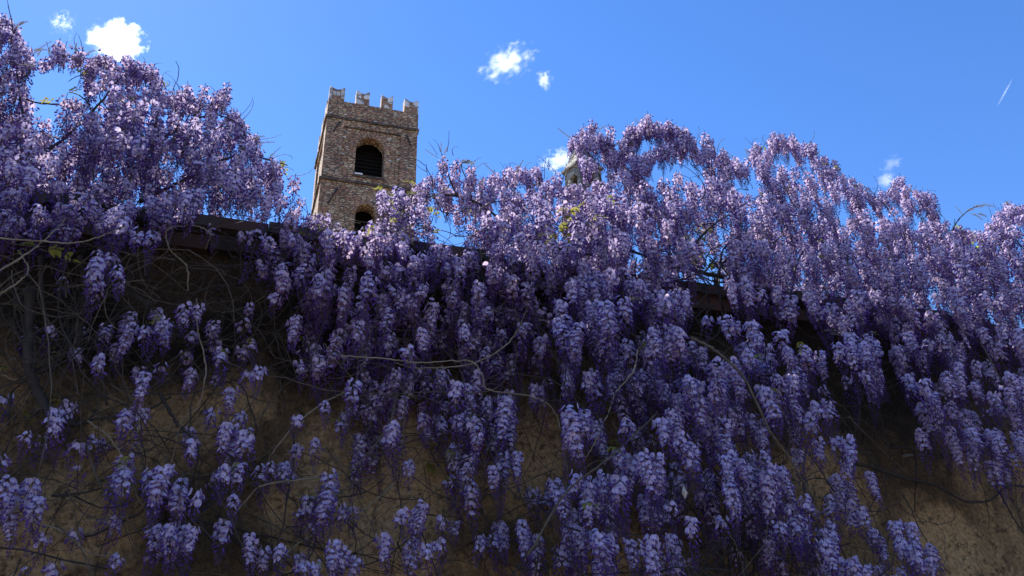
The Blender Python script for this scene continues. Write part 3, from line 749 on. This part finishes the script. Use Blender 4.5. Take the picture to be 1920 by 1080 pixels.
v.stem([(95,930,.04),(150,925,.04),(190,915,.04)], .005, M_BARK)
v.stem([(160,835,.08),(180,890,.08),(205,935,.08),(275,1015,.06)], .0042, M_TWIG)
v.stem([(40,975,.08),(115,995,.08),(165,1035,.07),(210,1043,.06)], .0028, M_PALE)
v.stem([(165,790,.1),(200,815,.1),(228,855,.1),(258,930,.1),(290,990,.07)], .0028, M_PALE)
v.stem([(368,560,.15),(370,615,.15),(386,690,.15),(372,760,.12),(341,790,.1),(320,875,.06)], .0026, M_PALE)
v.stem([(640,888,.12),(560,900,.12),(492,910,.1),(460,940,.08),(435,970,.06)], .0036, M_PALE)
v.stem([(645,735,.14),(600,760,.12),(550,800,.1),(505,860,.08),(480,930,.05)], .003, M_PALE)
v.stem([(650,970,.12),(590,1000,.1),(535,1040,.08),(520,1085,.06)], .003, M_PALE)
v.stem([(0,700,.06),(40,712,.06),(80,665,.08),(122,660,.08)], .0022, M_PALE)
v.stem([(300,560,.1),(270,530,.12),(258,480,.15),(265,450,.2)], .003, M_TWIG)
for p in [(70,820,.05),(40,770,.05),(20,685,.08),(100,660,.08),(45,580,.1)]: v.leaf(*p, .55)
for (x, y) in ((130,655),(60,770),(12,675)): v.spike(x, y, .1, 1.2, .6)
b = MB(); c0 = v.loc(at(261, 802, .1)[0]); b.add([c0+(0,0,.022), c0+(.008,-.004,0), c0+(0,0,-.018), c0+(-.007,-.004,0), c0+(0,-.009,.001)], [(0,1,4),(1,2,4),(2,3,4),(3,0,4)]); b.build('dry_leaf', M_DRY, v.root)
v.finish()

# ---- 3: curtain below the tower
v = Vine('dense curtain of long wisteria clusters hanging down the wall below the tower', 3, foot(-0.4))
C3 = [(480,345,50,60),(515,360,50,70),(560,340,40,70),(560,390,60,60),(600,400,50,60),(620,420,45,60),(590,440,60,70),(530,430,60,65),(650,440,40,50),(510,480,50,60),(545,500,50,70),(620,470,40,110),(600,520,40,90),(650,530,36,90),(690,465,40,60),(660,500,40,70),(740,440,60,60),(760,480,50,60),(790,530,25,50),(720,500,40,60),(820,470,50,80),(870,470,50,80),(930,490,50,80),(960,520,40,80),(850,520,40,80),(900,540,40,80),(640,442,30,60),(700,440,40,50)]
for c in C3: v.clump(*c, 0.30)
v.fill([(560,540),(1040,560),(1045,700),(960,780),(820,800),(640,760),(570,640)], 1150, 0.03, 0.17, 50, 100)
v.fill([(640,760),(900,780),(900,900),(660,880)], 3500, 0.03, 0.12, 45, 85)
v.fill([(840,740),(960,740),(960,860),(900,980),(850,980)], 1700, .06, .2, 70, 110)
v.fill([(365,402),(520,418),(520,445),(365,436)], 1300, 0.13, 0.2, 25, 50)
B3 = [(705,570,65,132),(668,615,36,82),(760,560,45,44),(872,600,32,38),(875,570,25,42),(786,615,28,52),(765,650,30,56),(870,705,50,78),(893,700,26,52),(668,715,24,62),(795,785,24,52),(735,790,42,88),(857,780,42,68),(887,785,30,78),(918,740,26,112),(942,745,24,112),(880,860,34,132),(967,850,38,68),(930,880,22,48),(1002,715,38,44),(747,955,25,44),(787,935,42,84),(720,1000,36,62),(765,1010,42,80),(808,1005,55,68),(655,1025,50,65),(1010,635,24,48)]
D3 = [(830,615,26,55),(940,590,36,82),(660,775,18,34),(695,810,50,102),(775,745,50,64),(848,900,36,52),(968,710,22,34),(835,975,50,42),(650,945,50,54),(760,865,26,44),(690,640,50,80),(745,690,50,70),(810,680,50,70),(720,740,40,60),(640,620,40,80),(545,600,40,60),(900,640,50,70),(860,650,40,60),(960,670,40,60),(985,570,40,80)]
for c in B3: v.clump(*c, 0.26)
for c in D3: v.clump(*c, 0.09)
v.fill([(480,420),(600,420),(700,440),(900,470),(1030,500),(1030,620),(940,640),(820,620),(720,580),(620,560),(540,530),(490,470)], 1000, 0.02, 0.34, 55, 95, holes=((420,480,60,40),(670,468,35,20)))
v.fill([(365,395),(470,410),(560,430),(700,455),(700,430),(610,398),(540,350),(500,370),(430,380)], 1100, -0.5, -0.1, 28, 55, holes=((385,375,30,25),(490,400,25,14)))
MW = [(480,440),(1040,520),(1040,760),(900,1080),(640,1080),(600,700)]
v.twigs(MW, 80, 0.03, 0.25, 0.6, .0022, True, .1)
v.twigs(MW, 90, 0.05, 0.3, 0.5, .0016, False, .1)
v.twigs([(360,400),(620,420),(620,560),(380,560)], 60, 0.02, .25, .45, .002, True, .2)
v.stem([(640,667,.3),(720,672,.34),(790,680,.34),(880,677,.34),(905,705,.33),(915,730,.32),(990,742,.32),(1035,765,.3),(1052,810,.3),(1062,880,.25)], .0028, M_PALE)
v.stem([(995,560,.2),(960,635,.28),(890,680,.3),(790,690,.28),(740,680,.2)], .003, M_PALE)
v.stem([(967,640,.22),(965,680,.25),(920,732,.27),(800,735,.25),(640,745,.2)], .0026, M_TWIG)
v.stem([(745,735,.22),(730,795,.24),(690,850,.22),(650,890,.15)], .0036, M_TWIG)
v.stem([(740,905,.1),(690,950,.1),(640,985,.08),(600,1000,.06)], .003, M_PALE)
v.stem([(890,930,.06),(905,960,.05),(920,985,.05)], .004, M_BARK)
v.stem([(900,860,.1),(960,900,.1),(995,960,.08)], .0022, M_PALE)
for p in [(820,850,.08),(835,865,.1),(850,845,.12),(815,880,.1),(840,890,.1),(860,870,.1),(800,865,.06),(830,840,.08)]: v.leaf(*p, .75)
for (x, y, tl) in ((868,838,.4),(830,832,-.3),(860,866,1.3)): v.spike(x, y, .12, tl, .55)
v.finish()

# ---- 4: spray in front of the tower's right edge
v = Vine('arching wisteria spray with pink sunlit tassels against the tower edge and sky', 4, foot(-0.05))
v.fill([(712,385),(738,362),(780,365),(815,400),(800,425),(760,430),(715,425)], 520, -0.25, 0.15, 40, 65)
v.fill([(765,345),(800,325),(830,335),(850,350),(820,375),(780,380)], 450, -0.35, 0.0, 40, 65)
for c in [(735,355,60,70),(770,385,60,75),(732,385,40,60),(790,395,40,60),(712,412,44,60),(690,424,40,50),(668,430,40,50),(745,425,60,60),(800,425,60,50),(860,450,70,50),(672,448,40,50)]: v.clump(*c, 0.12)
for c in [(825,305,24,40),(835,320,30,60),(840,350,30,65),(825,360,26,60),(880,315,40,55),(893,325,28,45),(862,305,24,30),(868,372,24,50),(885,370,20,28),(850,340,30,60),(800,345,30,50),(900,335,14,30),(812,330,30,60),(850,315,34,60),(872,335,34,60),(895,345,24,50),(832,345,36,70),(860,385,30,60),(785,350,34,60),(880,395,24,40)]: v.clump(*c, -0.25)
v.stem([(930,405,-.2),(890,378,-.22),(860,368,-.22),(845,340,-.25),(833,305,-.25),(828,288,-.25)], (.008,.002), M_BARK)
v.stem([(860,368,-.22),(820,365,-.2),(780,380,-.15),(740,400,-.05),(700,440,.05)], (.006,.004), M_BARK)
v.stem([(885,372,-.22),(878,345,-.25),(865,310,-.25),(880,300,-.25)], (.004,.002), M_BARK)
for (x, y, tl, sc) in ((828,290,-.2,.7),(833,292,.1,.7),(822,296,-1.1,.7),(862,302,1.1,1.0),(868,306,1.2,1.0)): v.spike(x, y, -.25, tl, sc)
for a in [(826,285,32,1.8,1.0),(838,285,45,1.45,.3),(820,290,30,2.2,.3),(850,292,30,1.9,-3.0),(885,312,30,1.2,-1.0),(890,318,30,.9,-1.0),(800,322,25,2.6,-.5),(855,305,40,.2,.4)]: v.tendril(a[0], a[1], -.25, *a[2:])
for p in [(690,428,-.1),(700,425,-.1),(680,430,-.1)]: v.leaf(*p, .3)
v.twigs([(700,380),(800,340),(900,400),(880,450),(700,460)], 30, -.25, .1, .3, .003)
v.finish()

# ---- 5: big mound on the right
v = Vine('broad sunlit wisteria mound crowning the wall right of the tower', 5, foot(0.9))
RM = [(885,425),(915,395),(925,345),(950,332),(1000,336),(1050,345),(1065,358),(1105,360),(1150,340),(1210,310),(1270,280),(1320,295),(1350,310),(1400,330),(1412,295),(1460,282),(1515,292),(1540,320),(1550,345),(1590,355),(1600,385),(1640,520),(1560,560),(1400,560),(1300,470),(1200,520),(1000,500),(890,470)]
HR = ((1320,545,55,45),(1330,440,25,16),(985,470,30,14),(1460,435,24,20),(880,420,30,20))
v.fill(RM, 600, -0.6, 0.0, 45, 80, HR)
v.fill([(900,440),(960,360),(1080,380),(1200,345),(1290,310),(1400,340),(1470,310),(1540,350),(1600,420),(1620,540),(1500,560),(1400,560),(1360,500),(1260,480),(1200,540),(1000,500)], 850, 0.0, 0.4, 55, 95, HR)
v.fill([(1085,262),(1115,252),(1145,275),(1146,300),(1105,300),(1085,285)], 420, -0.45, -0.15, 35, 55)
for c in [(1100,292,26,50),(1118,300,26,50),(1088,308,22,50),(1104,318,24,46)]: v.clump(*c, -.25)
v.fill([(1165,275),(1190,250),(1205,290),(1185,325),(1165,320)], 420, -0.45, -0.15, 50, 70)
v.fill([(1195,242),(1240,236),(1265,250),(1300,270),(1310,300),(1270,290),(1240,255),(1205,260)], 420, -0.45, -0.2, 30, 50)
for c in [(940,345,40,60),(985,350,60,60),(1040,370,60,70),(930,400,50,60),(960,420,50,60),(1120,368,50,70),(1180,370,60,80),(1230,400,60,90),(1270,370,60,90),(1320,330,60,80),(1360,350,60,80),(1430,300,40,60),(1500,310,60,70),(1450,360,60,80),(1530,360,50,70),(1280,440,50,80),(1230,470,60,90),(1160,430,50,80),(1100,420,50,80),(1050,450,50,80),(1000,450,50,80),(1400,440,60,80),(1450,450,60,80),(1500,470,60,80),(1560,440,60,80),(1380,520,60,70),(1440,530,60,80),(1500,540,60,80),(1130,500,50,90),(1080,510,50,90),(1190,520,50,90),(1240,540,60,90),(1270,560,50,80)]:
    v.clump(*c, 0.42)
v.wisps([(890,405),(925,340),(1000,330),(1060,345)], 18)
v.wisps([(1078,262),(1110,246),(1150,280)], 14)
v.wisps([(1165,270),(1200,240),(1268,246),(1345,296),(1400,316),(1415,280),(1515,278),(1556,338),(1605,372)], 15)
v.twigs(RM, 120, -0.5, 0.35, 0.22, .003)
v.fill([(900,430),(960,370),(1060,385),(1200,345),(1280,310),(1400,345),(1470,310),(1540,360),(1620,420),(1640,540),(1400,540),(1360,430),(1290,420),(1260,500),(900,470)], 600, -1.1, -0.5, 45, 80)
v.rim([(885,410),(910,385),(925,335),(955,322),(1000,330),(1045,342),(1065,356),(1105,358),(1150,330),(1215,296),(1268,268),(1318,280),(1345,296),(1400,316)], 7, -.5, -.05, 30, 55)
v.rim([(1405,300),(1415,280),(1462,266),(1515,278),(1542,306),(1556,338),(1592,342),(1605,372)], 6, -.5, -.05, 30, 55)
v.rim([(1075,268),(1086,254),(1110,246),(1140,262),(1152,292)], 5, -.45, -.2, 35, 60, 8)
v.rim([(1160,290),(1175,262),(1195,244),(1240,232),(1268,246),(1302,268)], 5, -.45, -.2, 30, 50, 7)
v.fill([(700,440),(960,462),(1280,505),(1280,560),(960,520),(700,490)], 900, .14, .34, 50, 85)
v.fill([(1360,515),(1620,545),(1620,610),(1400,580)], 900, .16, .4, 50, 80)
v.fill([(880,430),(1620,500),(1620,560),(880,480)], 900, -.95, -.5, 45, 70)
v.twigs([(1280,470),(1370,480),(1400,560),(1290,600)], 60, -.2, .3, .4, .004)
v.stem([(1480,560,.1),(1360,520,.1),(1280,500,.1),(1180,470,.0)], (.014,.007), M_BARK, 'trunk', 26, .006)
v.stem([(1280,500,.1),(1310,450,.0),(1340,420,-.1),(1400,380,-.2)], (.010,.004), M_BARK)
v.stem([(1480,560,.1),(1500,480,-.1),(1550,420,-.2),(1545,350,-.3)], (.009,.003), M_BARK)
v.stem([(1280,485,.25),(1310,478,.28),(1335,470,.25)], .004, M_PALE)
v.stem([(930,405,-.2),(985,440,-.2),(1060,470,-.1),(1130,480,0)], (.008,.009), M_BARK)
v.stem([(1150,340,-.3),(1165,290,-.3),(1200,250,-.3),(1240,240,-.3),(1280,262,-.3)], (.006,.002), M_BARK)
v.stem([(1130,345,-.3),(1110,300,-.3),(1085,262,-.3),(1075,255,-.3)], (.005,.002), M_BARK)
v.stem([(1020,475,.4),(1050,430,.46),(1075,395,.46),(1110,370,.4)], .0025, M_PALE)
for (x, y, tl, sc) in ((1075,262,-.9,1.0),(1145,275,1.0,1.0),(1245,245,1.1,.9),(1410,290,-.8,.9),(1540,310,1.0,.9),(1340,285,.1,.6),(935,330,-.9,.9),(960,335,.4,.8),(1415,283,.3,.7),(1200,238,-.6,.7),(1030,318,-.2,.6),(1180,560,1.2,.8),(1210,570,2.0,.9),(1600,350,1.0,.9)): v.spike(x, y, -.3 if y < 500 else .5, tl, sc)
for a in [(1030,320,40,1.9,1.5),(1040,322,30,2.4,-1.5),(1260,245,30,1.3,-1.0),(1310,268,35,1.0,1.2),(1345,285,35,1.4,-1.2),(1415,285,35,2.0,-2.5),(1440,275,30,2.4,-2.2),(1480,275,40,.8,1.0),(1500,282,40,1.2,1.8),(1540,310,40,.9,2.2),(1550,330,35,.4,2.6),(1380,325,30,1.8,1.0),(985,330,35,1.7,-1.8),(1060,330,30,1.2,1.2),(1310,290,35,1.7,.8),(1200,245,30,1.8,-1.5),(1100,250,25,1.5,1.2)]: v.tendril(a[0], a[1], -.3, *a[2:])
for p in [(1050,415,.5),(1065,395,.5),(1080,385,.5),(1100,378,.5),(1045,440,.45),(1095,420,.45),(1110,410,.45),(1060,405,.5),(1020,440,.4)]: v.leaf(*p, .75)
for p in [(1305,438,-.3),(1320,430,-.3),(1315,445,-.35),(1330,440,-.3),(1300,450,-.3),(1310,425,-.35),(1435,430,-.3),(1445,435,-.3),(1390,515,-.1),(1330,490,-.2),(1300,500,-.2)]: v.leaf(*p, 1.0)
v.finish()

# (6 follows)
# ---- 6: diagonal cascade
v = Vine('heavy wisteria cascade sweeping diagonally down to the lower right', 6, foot(1.2))
B6 = [(1050,600,26,98),(1082,600,28,92),(1135,560,34,128),(1168,565,34,78),(1105,572,30,44),(1238,600,60,124),(1265,540,50,84),(1265,620,40,92),(1062,765,38,118),(1095,772,40,74),(1170,840,50,84),(1215,840,46,114),(1145,885,60,98),(1110,895,40,102),(1047,915,36,74),(1128,990,48,88),(1245,985,65,100),(1250,950,40,54),(1190,1010,50,74),(1345,592,60,64),(1395,600,50,74),(1440,615,70,64),(1425,660,60,64),(1355,675,50,84),(1325,705,60,90),(1300,760,60,90),(1340,780,50,90),(1285,705,32,94),(1290,830,40,90),(1470,700,50,84),(1512,780,36,78),(1540,740,60,68),(1545,820,50,64),(1585,825,42,108),(1605,620,55,114),(1630,630,45,108),(1565,635,36,64),(1400,840,90,144),(1375,850,50,74),(1455,860,46,94),(1500,930,50,94),(1470,965,50,74),(1550,985,46,84),(1695,975,46,84),(1725,1015,55,84),(1600,1045,80,60),(1297,975,30,80),(1352,970,22,48),(1258,760,32,94),(1235,790,42,64),(1168,785,32,58),(1075,890,28,44),(960,965,60,108),(915,990,50,78),(1430,720,50,80),(1490,640,60,80),(1530,650,50,70)]
M6 = [(1065,705,42,64),(1128,690,70,94),(1185,690,42,94),(1118,780,36,94),(1455,750,36,44),(1445,990,42,94),(1600,935,46,74),(1635,890,42,64),(1640,990,50,74),(1015,915,50,64),(1075,975,46,94),(1010,1000,36,84),(1560,900,40,80),(1390,760,50,80),(1250,880,50,90),(1330,880,40,90),(1200,930,40,80),(1420,780,50,80),(1160,740,40,70),(1220,720,40,80)]
for c in B6: v.clump(*c, 0.58 if c[0] > 1000 else 0.2)
for c in M6: v.clump(*c, 0.30 if c[0] > 1030 else 0.12)
v.fill([(1040,560),(1300,580),(1330,640),(1480,640),(1500,700),(1380,740),(1300,700),(1060,660)], 1300, 0.1, 0.5, 60, 95)
v.fill([(1040,600),(1320,640),(1380,800),(1440,900),(1500,1090),(960,1090),(1040,900)], 2300, 0.08, 0.32, 55, 100)
v.fill([(1380,640),(1640,620),(1640,720),(1560,760),(1600,860),(1560,900),(1440,800)], 3000, 0.08, 0.34, 55, 95)
v.fill([(1480,880),(1600,900),(1720,1090),(1500,1090)], 2600, 0.1, 0.35, 50, 90)
v.fill([(1240,700),(1380,700),(1440,780),(1420,860),(1280,860)], 1900, 0.2, 0.5, 60, 95)
v.fill([(1400,900),(1480,900),(1560,1000),(1640,1060),(1480,1060)], 2600, 0.2, 0.5, 50, 90)
RW = [(1040,560),(1560,700),(1760,1090),(960,1090),(1040,800)]
v.twigs(RW, 150, 0.05, 0.5, 0.6, .0026, True, .25)
v.twigs(RW, 70, 0.1, 0.6, 0.5, .0016, False, .2)
v.twigs([(1340,880),(1460,900),(1500,1090),(1360,1090)], 40, .05, .3, .5, .004, True, .4)
v.stem([(1195,655,.6),(1190,690,.62),(1175,712,.62),(1155,735,.6),(1140,775,.6),(1105,850,.58),(1085,875,.5)], .0026, M_PALE)
v.stem([(990,1042,.55),(1060,925,.62),(1140,860,.66),(1232,775,.5)], (.0046,.003), M_TWIG)
v.stem([(1295,632,.7),(1345,660,.74),(1395,710,.74),(1445,810,.72),(1480,860,.7),(1525,935,.65)], .0052, M_TWIG)
v.stem([(1340,905,.2),(1380,950,.2),(1410,1020,.2),(1425,1085,.2)], .007, M_BARK)
v.stem([(1300,930,.2),(1345,975,.2),(1360,1085,.2)], .005, M_BARK)
v.stem([(1590,780,.3),(1660,850,.3),(1710,892,.2)], .0024, M_TWIG)
v.stem([(1600,870,.06),(1680,890,.06),(1755,912,.06),(1810,940,.05),(1850,940,.05),(1885,915,.05),(1930,910,.06)], .008, M_BARK, 'stem', 40, .006)
v.stem([(1670,840,.04),(1715,850,.04),(1715,960,.04)], .005, M_BARK)
v.stem([(1380,1085,.12),(1420,1070,.14),(1450,1050,.16),(1470,1060,.16)], .006, M_BARK)
for p in [(1150,830,.6),(1140,838,.6),(1090,945,.6),(1680,855,.1),(1500,640,.7),(1420,665,.7)]: v.leaf(*p, .6)
for (x, y, tl) in ((1540,620,1.4),(1555,625,1.5),(1690,857,1.2)): v.spike(x, y, .5, tl, .7)
b = MB(); c0 = v.loc(at(1283, 925, .66)[0]); b.add([c0+(0,0,.03), c0+(.011,-.004,0), c0+(0,0,-.02), c0+(-.009,-.004,0), c0+(0,-.011,.001)], [(0,1,4),(1,2,4),(2,3,4),(3,0,4)]); b.build('dry_leaf', M_DRY, v.root)
v.finish()

# ---- 7: far right
v = Vine('wisteria swags drooping from the wall top at the far right end', 7, foot(3.2))
FR = [(1595,380),(1640,385),(1700,378),(1738,392),(1745,430),(1790,448),(1845,450),(1872,415),(1940,415),(2150,470),(2150,640),(1840,600),(1700,580),(1640,540),(1600,470)]
v.fill(FR, 600, -0.6, 0.0, 42, 75)
v.fill([(1590,500),(1940,530),(1940,620),(1600,600)], 900, .14, .4, 50, 80)
v.fill([(1600,430),(1720,410),(1800,450),(1940,440),(2150,500),(2150,680),(1840,620),(1700,590),(1620,540)], 800, 0.0, 0.45, 55, 95)
for c in [(1680,400,60,70),(1720,420,50,70),(1640,410,60,70),(1650,470,60,80),(1710,480,60,80),(1770,460,60,70),(1830,490,60,80),(1890,470,60,80),(1880,420,60,60),(1600,480,60,80),(1620,530,60,80),(1570,560,60,80),(1680,540,60,80),(1740,540,60,80),(1790,540,50,80),(1850,550,60,80),(1900,540,50,80)]: v.clump(*c, 0.45)
B7 = [(1720,588,60,84),(1750,740,76,124),(1715,700,50,64),(1835,605,36,74),(1885,600,52,114),(1840,790,60,94),(1885,800,72,124),(1810,670,60,90),(1875,720,50,84),(1770,700,40,80),(1900,690,50,90)]
M7 = [(1815,770,42,114),(1885,880,42,54),(1790,640,50,80),(1690,640,50,70),(1670,600,40,60),(1850,680,40,80),(1910,780,30,80)]
v.fill([(1640,600),(1940,620),(1940,860),(1860,860),(1720,760),(1660,680)], 1500, 0.1, 0.42, 55, 95)
for c in B7: v.clump(*c, 0.52)
for c in M7: v.clump(*c, 0.30)
v.wisps([(1600,366),(1700,362),(1740,376),(1752,418)], 15)
v.wisps([(1872,408),(1930,402)], 15)
v.twigs(FR, 80, -0.5, 0.35, 0.22, .003)
v.fill([(1600,400),(1720,400),(1760,450),(1850,465),(1890,430),(1940,430),(1940,570),(1620,540)], 600, -1.1, -0.5, 45, 80)
v.rim([(1595,366),(1640,368),(1700,362),(1738,374),(1748,418),(1790,438),(1838,440),(1870,412),(1888,396),(1940,402)], 6, -.5, -.05, 28, 52)
v.twigs([(1500,560),(1940,600),(1940,900),(1700,820)], 80, 0.03, .4, .55, .0024, True, .2)
v.stem([(1780,445,-.2),(1795,415,-.25),(1815,395,-.25),(1835,385,-.25)], (.005,.002), M_BARK)
v.stem([(1865,905,.1),(1905,980,.1),(1930,1010,.1)], .004, M_BARK)
v.stem([(1838,640,.5),(1870,700,.52),(1900,760,.5),(1925,800,.45)], .003, M_TWIG)
for (x, y, tl, sc) in ((1812,396,1.0,1.0),(1825,388,1.15,1.1),(1835,385,1.3,1.1),(1820,400,1.5,1.0),(1832,400,1.7,1.0),(1808,405,-.5,.7),(1895,400,.8,1.0),(1790,425,.2,.6)): v.spike(x, y, -.25, tl, sc)
for a in [(1650,375,40,1.0,2.6),(1620,382,35,1.9,-.6),(1718,368,40,1.2,-.5),(1725,365,45,.7,.5),(1740,380,35,.6,-.4),(1745,410,40,.7,-3.5),(1748,400,35,.2,2.5),(1745,395,30,1.2,1.5),(1873,402,25,1.7,.2),(1880,400,22,1.4,.2),(1860,408,25,1.5,.4),(1905,405,30,1.7,.6),(1785,435,30,.8,.8)]: v.tendril(a[0], a[1], -.25, *a[2:])
v.finish()

# ------------------------------------------------------------------ broad-leaved shrub behind the right end
p0 = at(1816, 452, -0.55)[0]
sh = empty('garden_shrub', (p0[0], p0[1], 0.0))
tag(sh, 'shrub with broad sunlit yellow green leaves showing behind the far right wisteria', 'shrub')
b = MB(); base = np.array([0.05, 0, 0]); top = np.array([0, 0, p0[2]])
b.tube(spline([base, (0.02, 0, p0[2]*.5), top], 12), np.linspace(.02, .006, 13), 6); b.build('trunk', M_TWIG, sh, True)
def broad_leaf(p, d, s):
    d = norm(np.array(d, float)); sd = norm(np.cross(d, WN)); b = MB(); n = 7
    V = []; 
    for i in range(n):
        t = i/(n-1); w_ = s*.19*sin(pi*min(1, t*.93+.05))**.8
        c = p + d*s*t + WN*(.10*s*sin(pi*t))
        V += [c+sd*w_, c-WN*.04*s, c-sd*w_]
    F = []
    for i in range(n-1): F += [(3*i,3*i+1,3*i+4,3*i+3), (3*i+1,3*i+2,3*i+5,3*i+4)]
    b.add(V, F); b.build('leaf', M_FIG, sh, True)
for dx, dz, dd, s in [(-.03,.0,(-.35,0,1),.14),(.03,-.02,(.4,.1,1),.13),(0,-.1,(.6,0,.4),.12),(-.02,-.14,(-.7,0,.4),.12),(.03,-.2,(.8,0,.1),.13),(-.06,-.25,(-.8,0,.3),.13)]:
    broad_leaf(top + WD*dx + np.array([0,0,dz]), WD*dd[0] + np.array([0,0,1.0])*dd[2], s)

# ------------------------------------------------------------------ clouds
def cloud_mat(name, dens, thr, amp, scale, seed):
    mt, t, o = newmat(name)
    tc = t.nodes.new('ShaderNodeTexCoord')
    ln = t.nodes.new('ShaderNodeVectorMath'); ln.operation = 'LENGTH'; t.links.new(tc.outputs['Object'], ln.inputs[0])
    n = N(t, 'ShaderNodeTexNoise', Scale=scale, Detail=7.0, Roughness=0.62); n.noise_dimensions = '4D'; n.inputs['W'].default_value = seed
    t.links.new(tc.outputs['Object'], n.inputs['Vector'])
    def mth(op, a, b2, c2=None):
        q = t.nodes.new('ShaderNodeMath'); q.operation = op
        for i, v_ in enumerate((a, b2, c2)):
            if v_ is None: continue
            if hasattr(v_, 'is_linked'): t.links.new(v_, q.inputs[i])
            else: q.inputs[i].default_value = v_
        return q.outputs[0]
    fall = mth('MULTIPLY_ADD', ln.outputs['Value'], -1.0, 1.0)
    nn = mth('MULTIPLY_ADD', n.outputs[0], amp, -0.5*amp - thr)
    dsum = mth('ADD', fall, nn)
    dd = mth('MULTIPLY', dsum, 1.8)
    q = t.nodes.new('ShaderNodeClamp'); t.links.new(dd, q.inputs[0])
    fin = mth('MULTIPLY', q.outputs[0], dens)
    vs = N(t, 'ShaderNodeVolumeScatter', Anisotropy=0.55); vs.inputs['Color'].default_value = (1, 1, 1, 1)
    t.links.new(fin, vs.inputs['Density']); t.links.new(vs.outputs[0], o.inputs['Volume'])
    return mt
def cloud(px, py, wpx, hpx, rot, dens, thr, amp, scale, seed, label, name='cloud'):
    D = 1500.0; p = CAM + ray(px, py)*D
    bm = bmesh.new(); bmesh.ops.create_icosphere(bm, subdivisions=3, radius=1.0)
    me = bpy.data.meshes.new(name); bm.to_mesh(me); bm.free()
    o = bpy.data.objects.new(name, me); COL.objects.link(o)
    o.location = p; o.scale = (wpx/2*D/FPX, min(wpx, hpx)/2*D/FPX, hpx/2*D/FPX); o.rotation_euler = (PITCH, -rot, 0)
    me.materials.append(cloud_mat(label[:20], dens, thr, amp, scale, seed))
    tag(o, label, name)
    return o
cloud(220, 76, 120, 92, 0.0, 0.030, 0.28, 2.8, 2.8, 1.3, 'bright round white cloud at upper left')
cloud(118, 42, 64, 70, -0.5, 0.007, 0.62, 4.0, 3.4, 4.1, 'faint torn cloud wisp left of the bright round cloud')
cloud(950, 116, 140, 84, 0.5, 0.015, 0.50, 3.8, 3.0, 7.7, 'ragged arching white cloud high in the middle of the sky')
cloud(1021, 150, 44, 48, 0.0, 0.02, 0.45, 3.0, 2.6, 3.2, 'tiny cloud puff just right of the ragged arching cloud')
cloud(1050, 302, 100, 60, 0.2, 0.03, 0.42, 3.0, 2.6, 5.9, 'low cloud peeking out left of the small turret')
cloud(1672, 307, 76, 40, 0.6, 0.012, 0.42, 2.8, 2.2, 2.4, 'thin curved cloud wisp above the right wisteria')
cloud(1662, 338, 52, 44, 0.0, 0.02, 0.33, 1.8, 2.0, 9.4, 'soft round puff under the thin curved wisp')
cloud(1884, 174, 4, 62, -0.58, 0.07, -0.1, 0.8, 2.0, 6.6, 'thin straight white contrail in the far right sky', 'contrail')
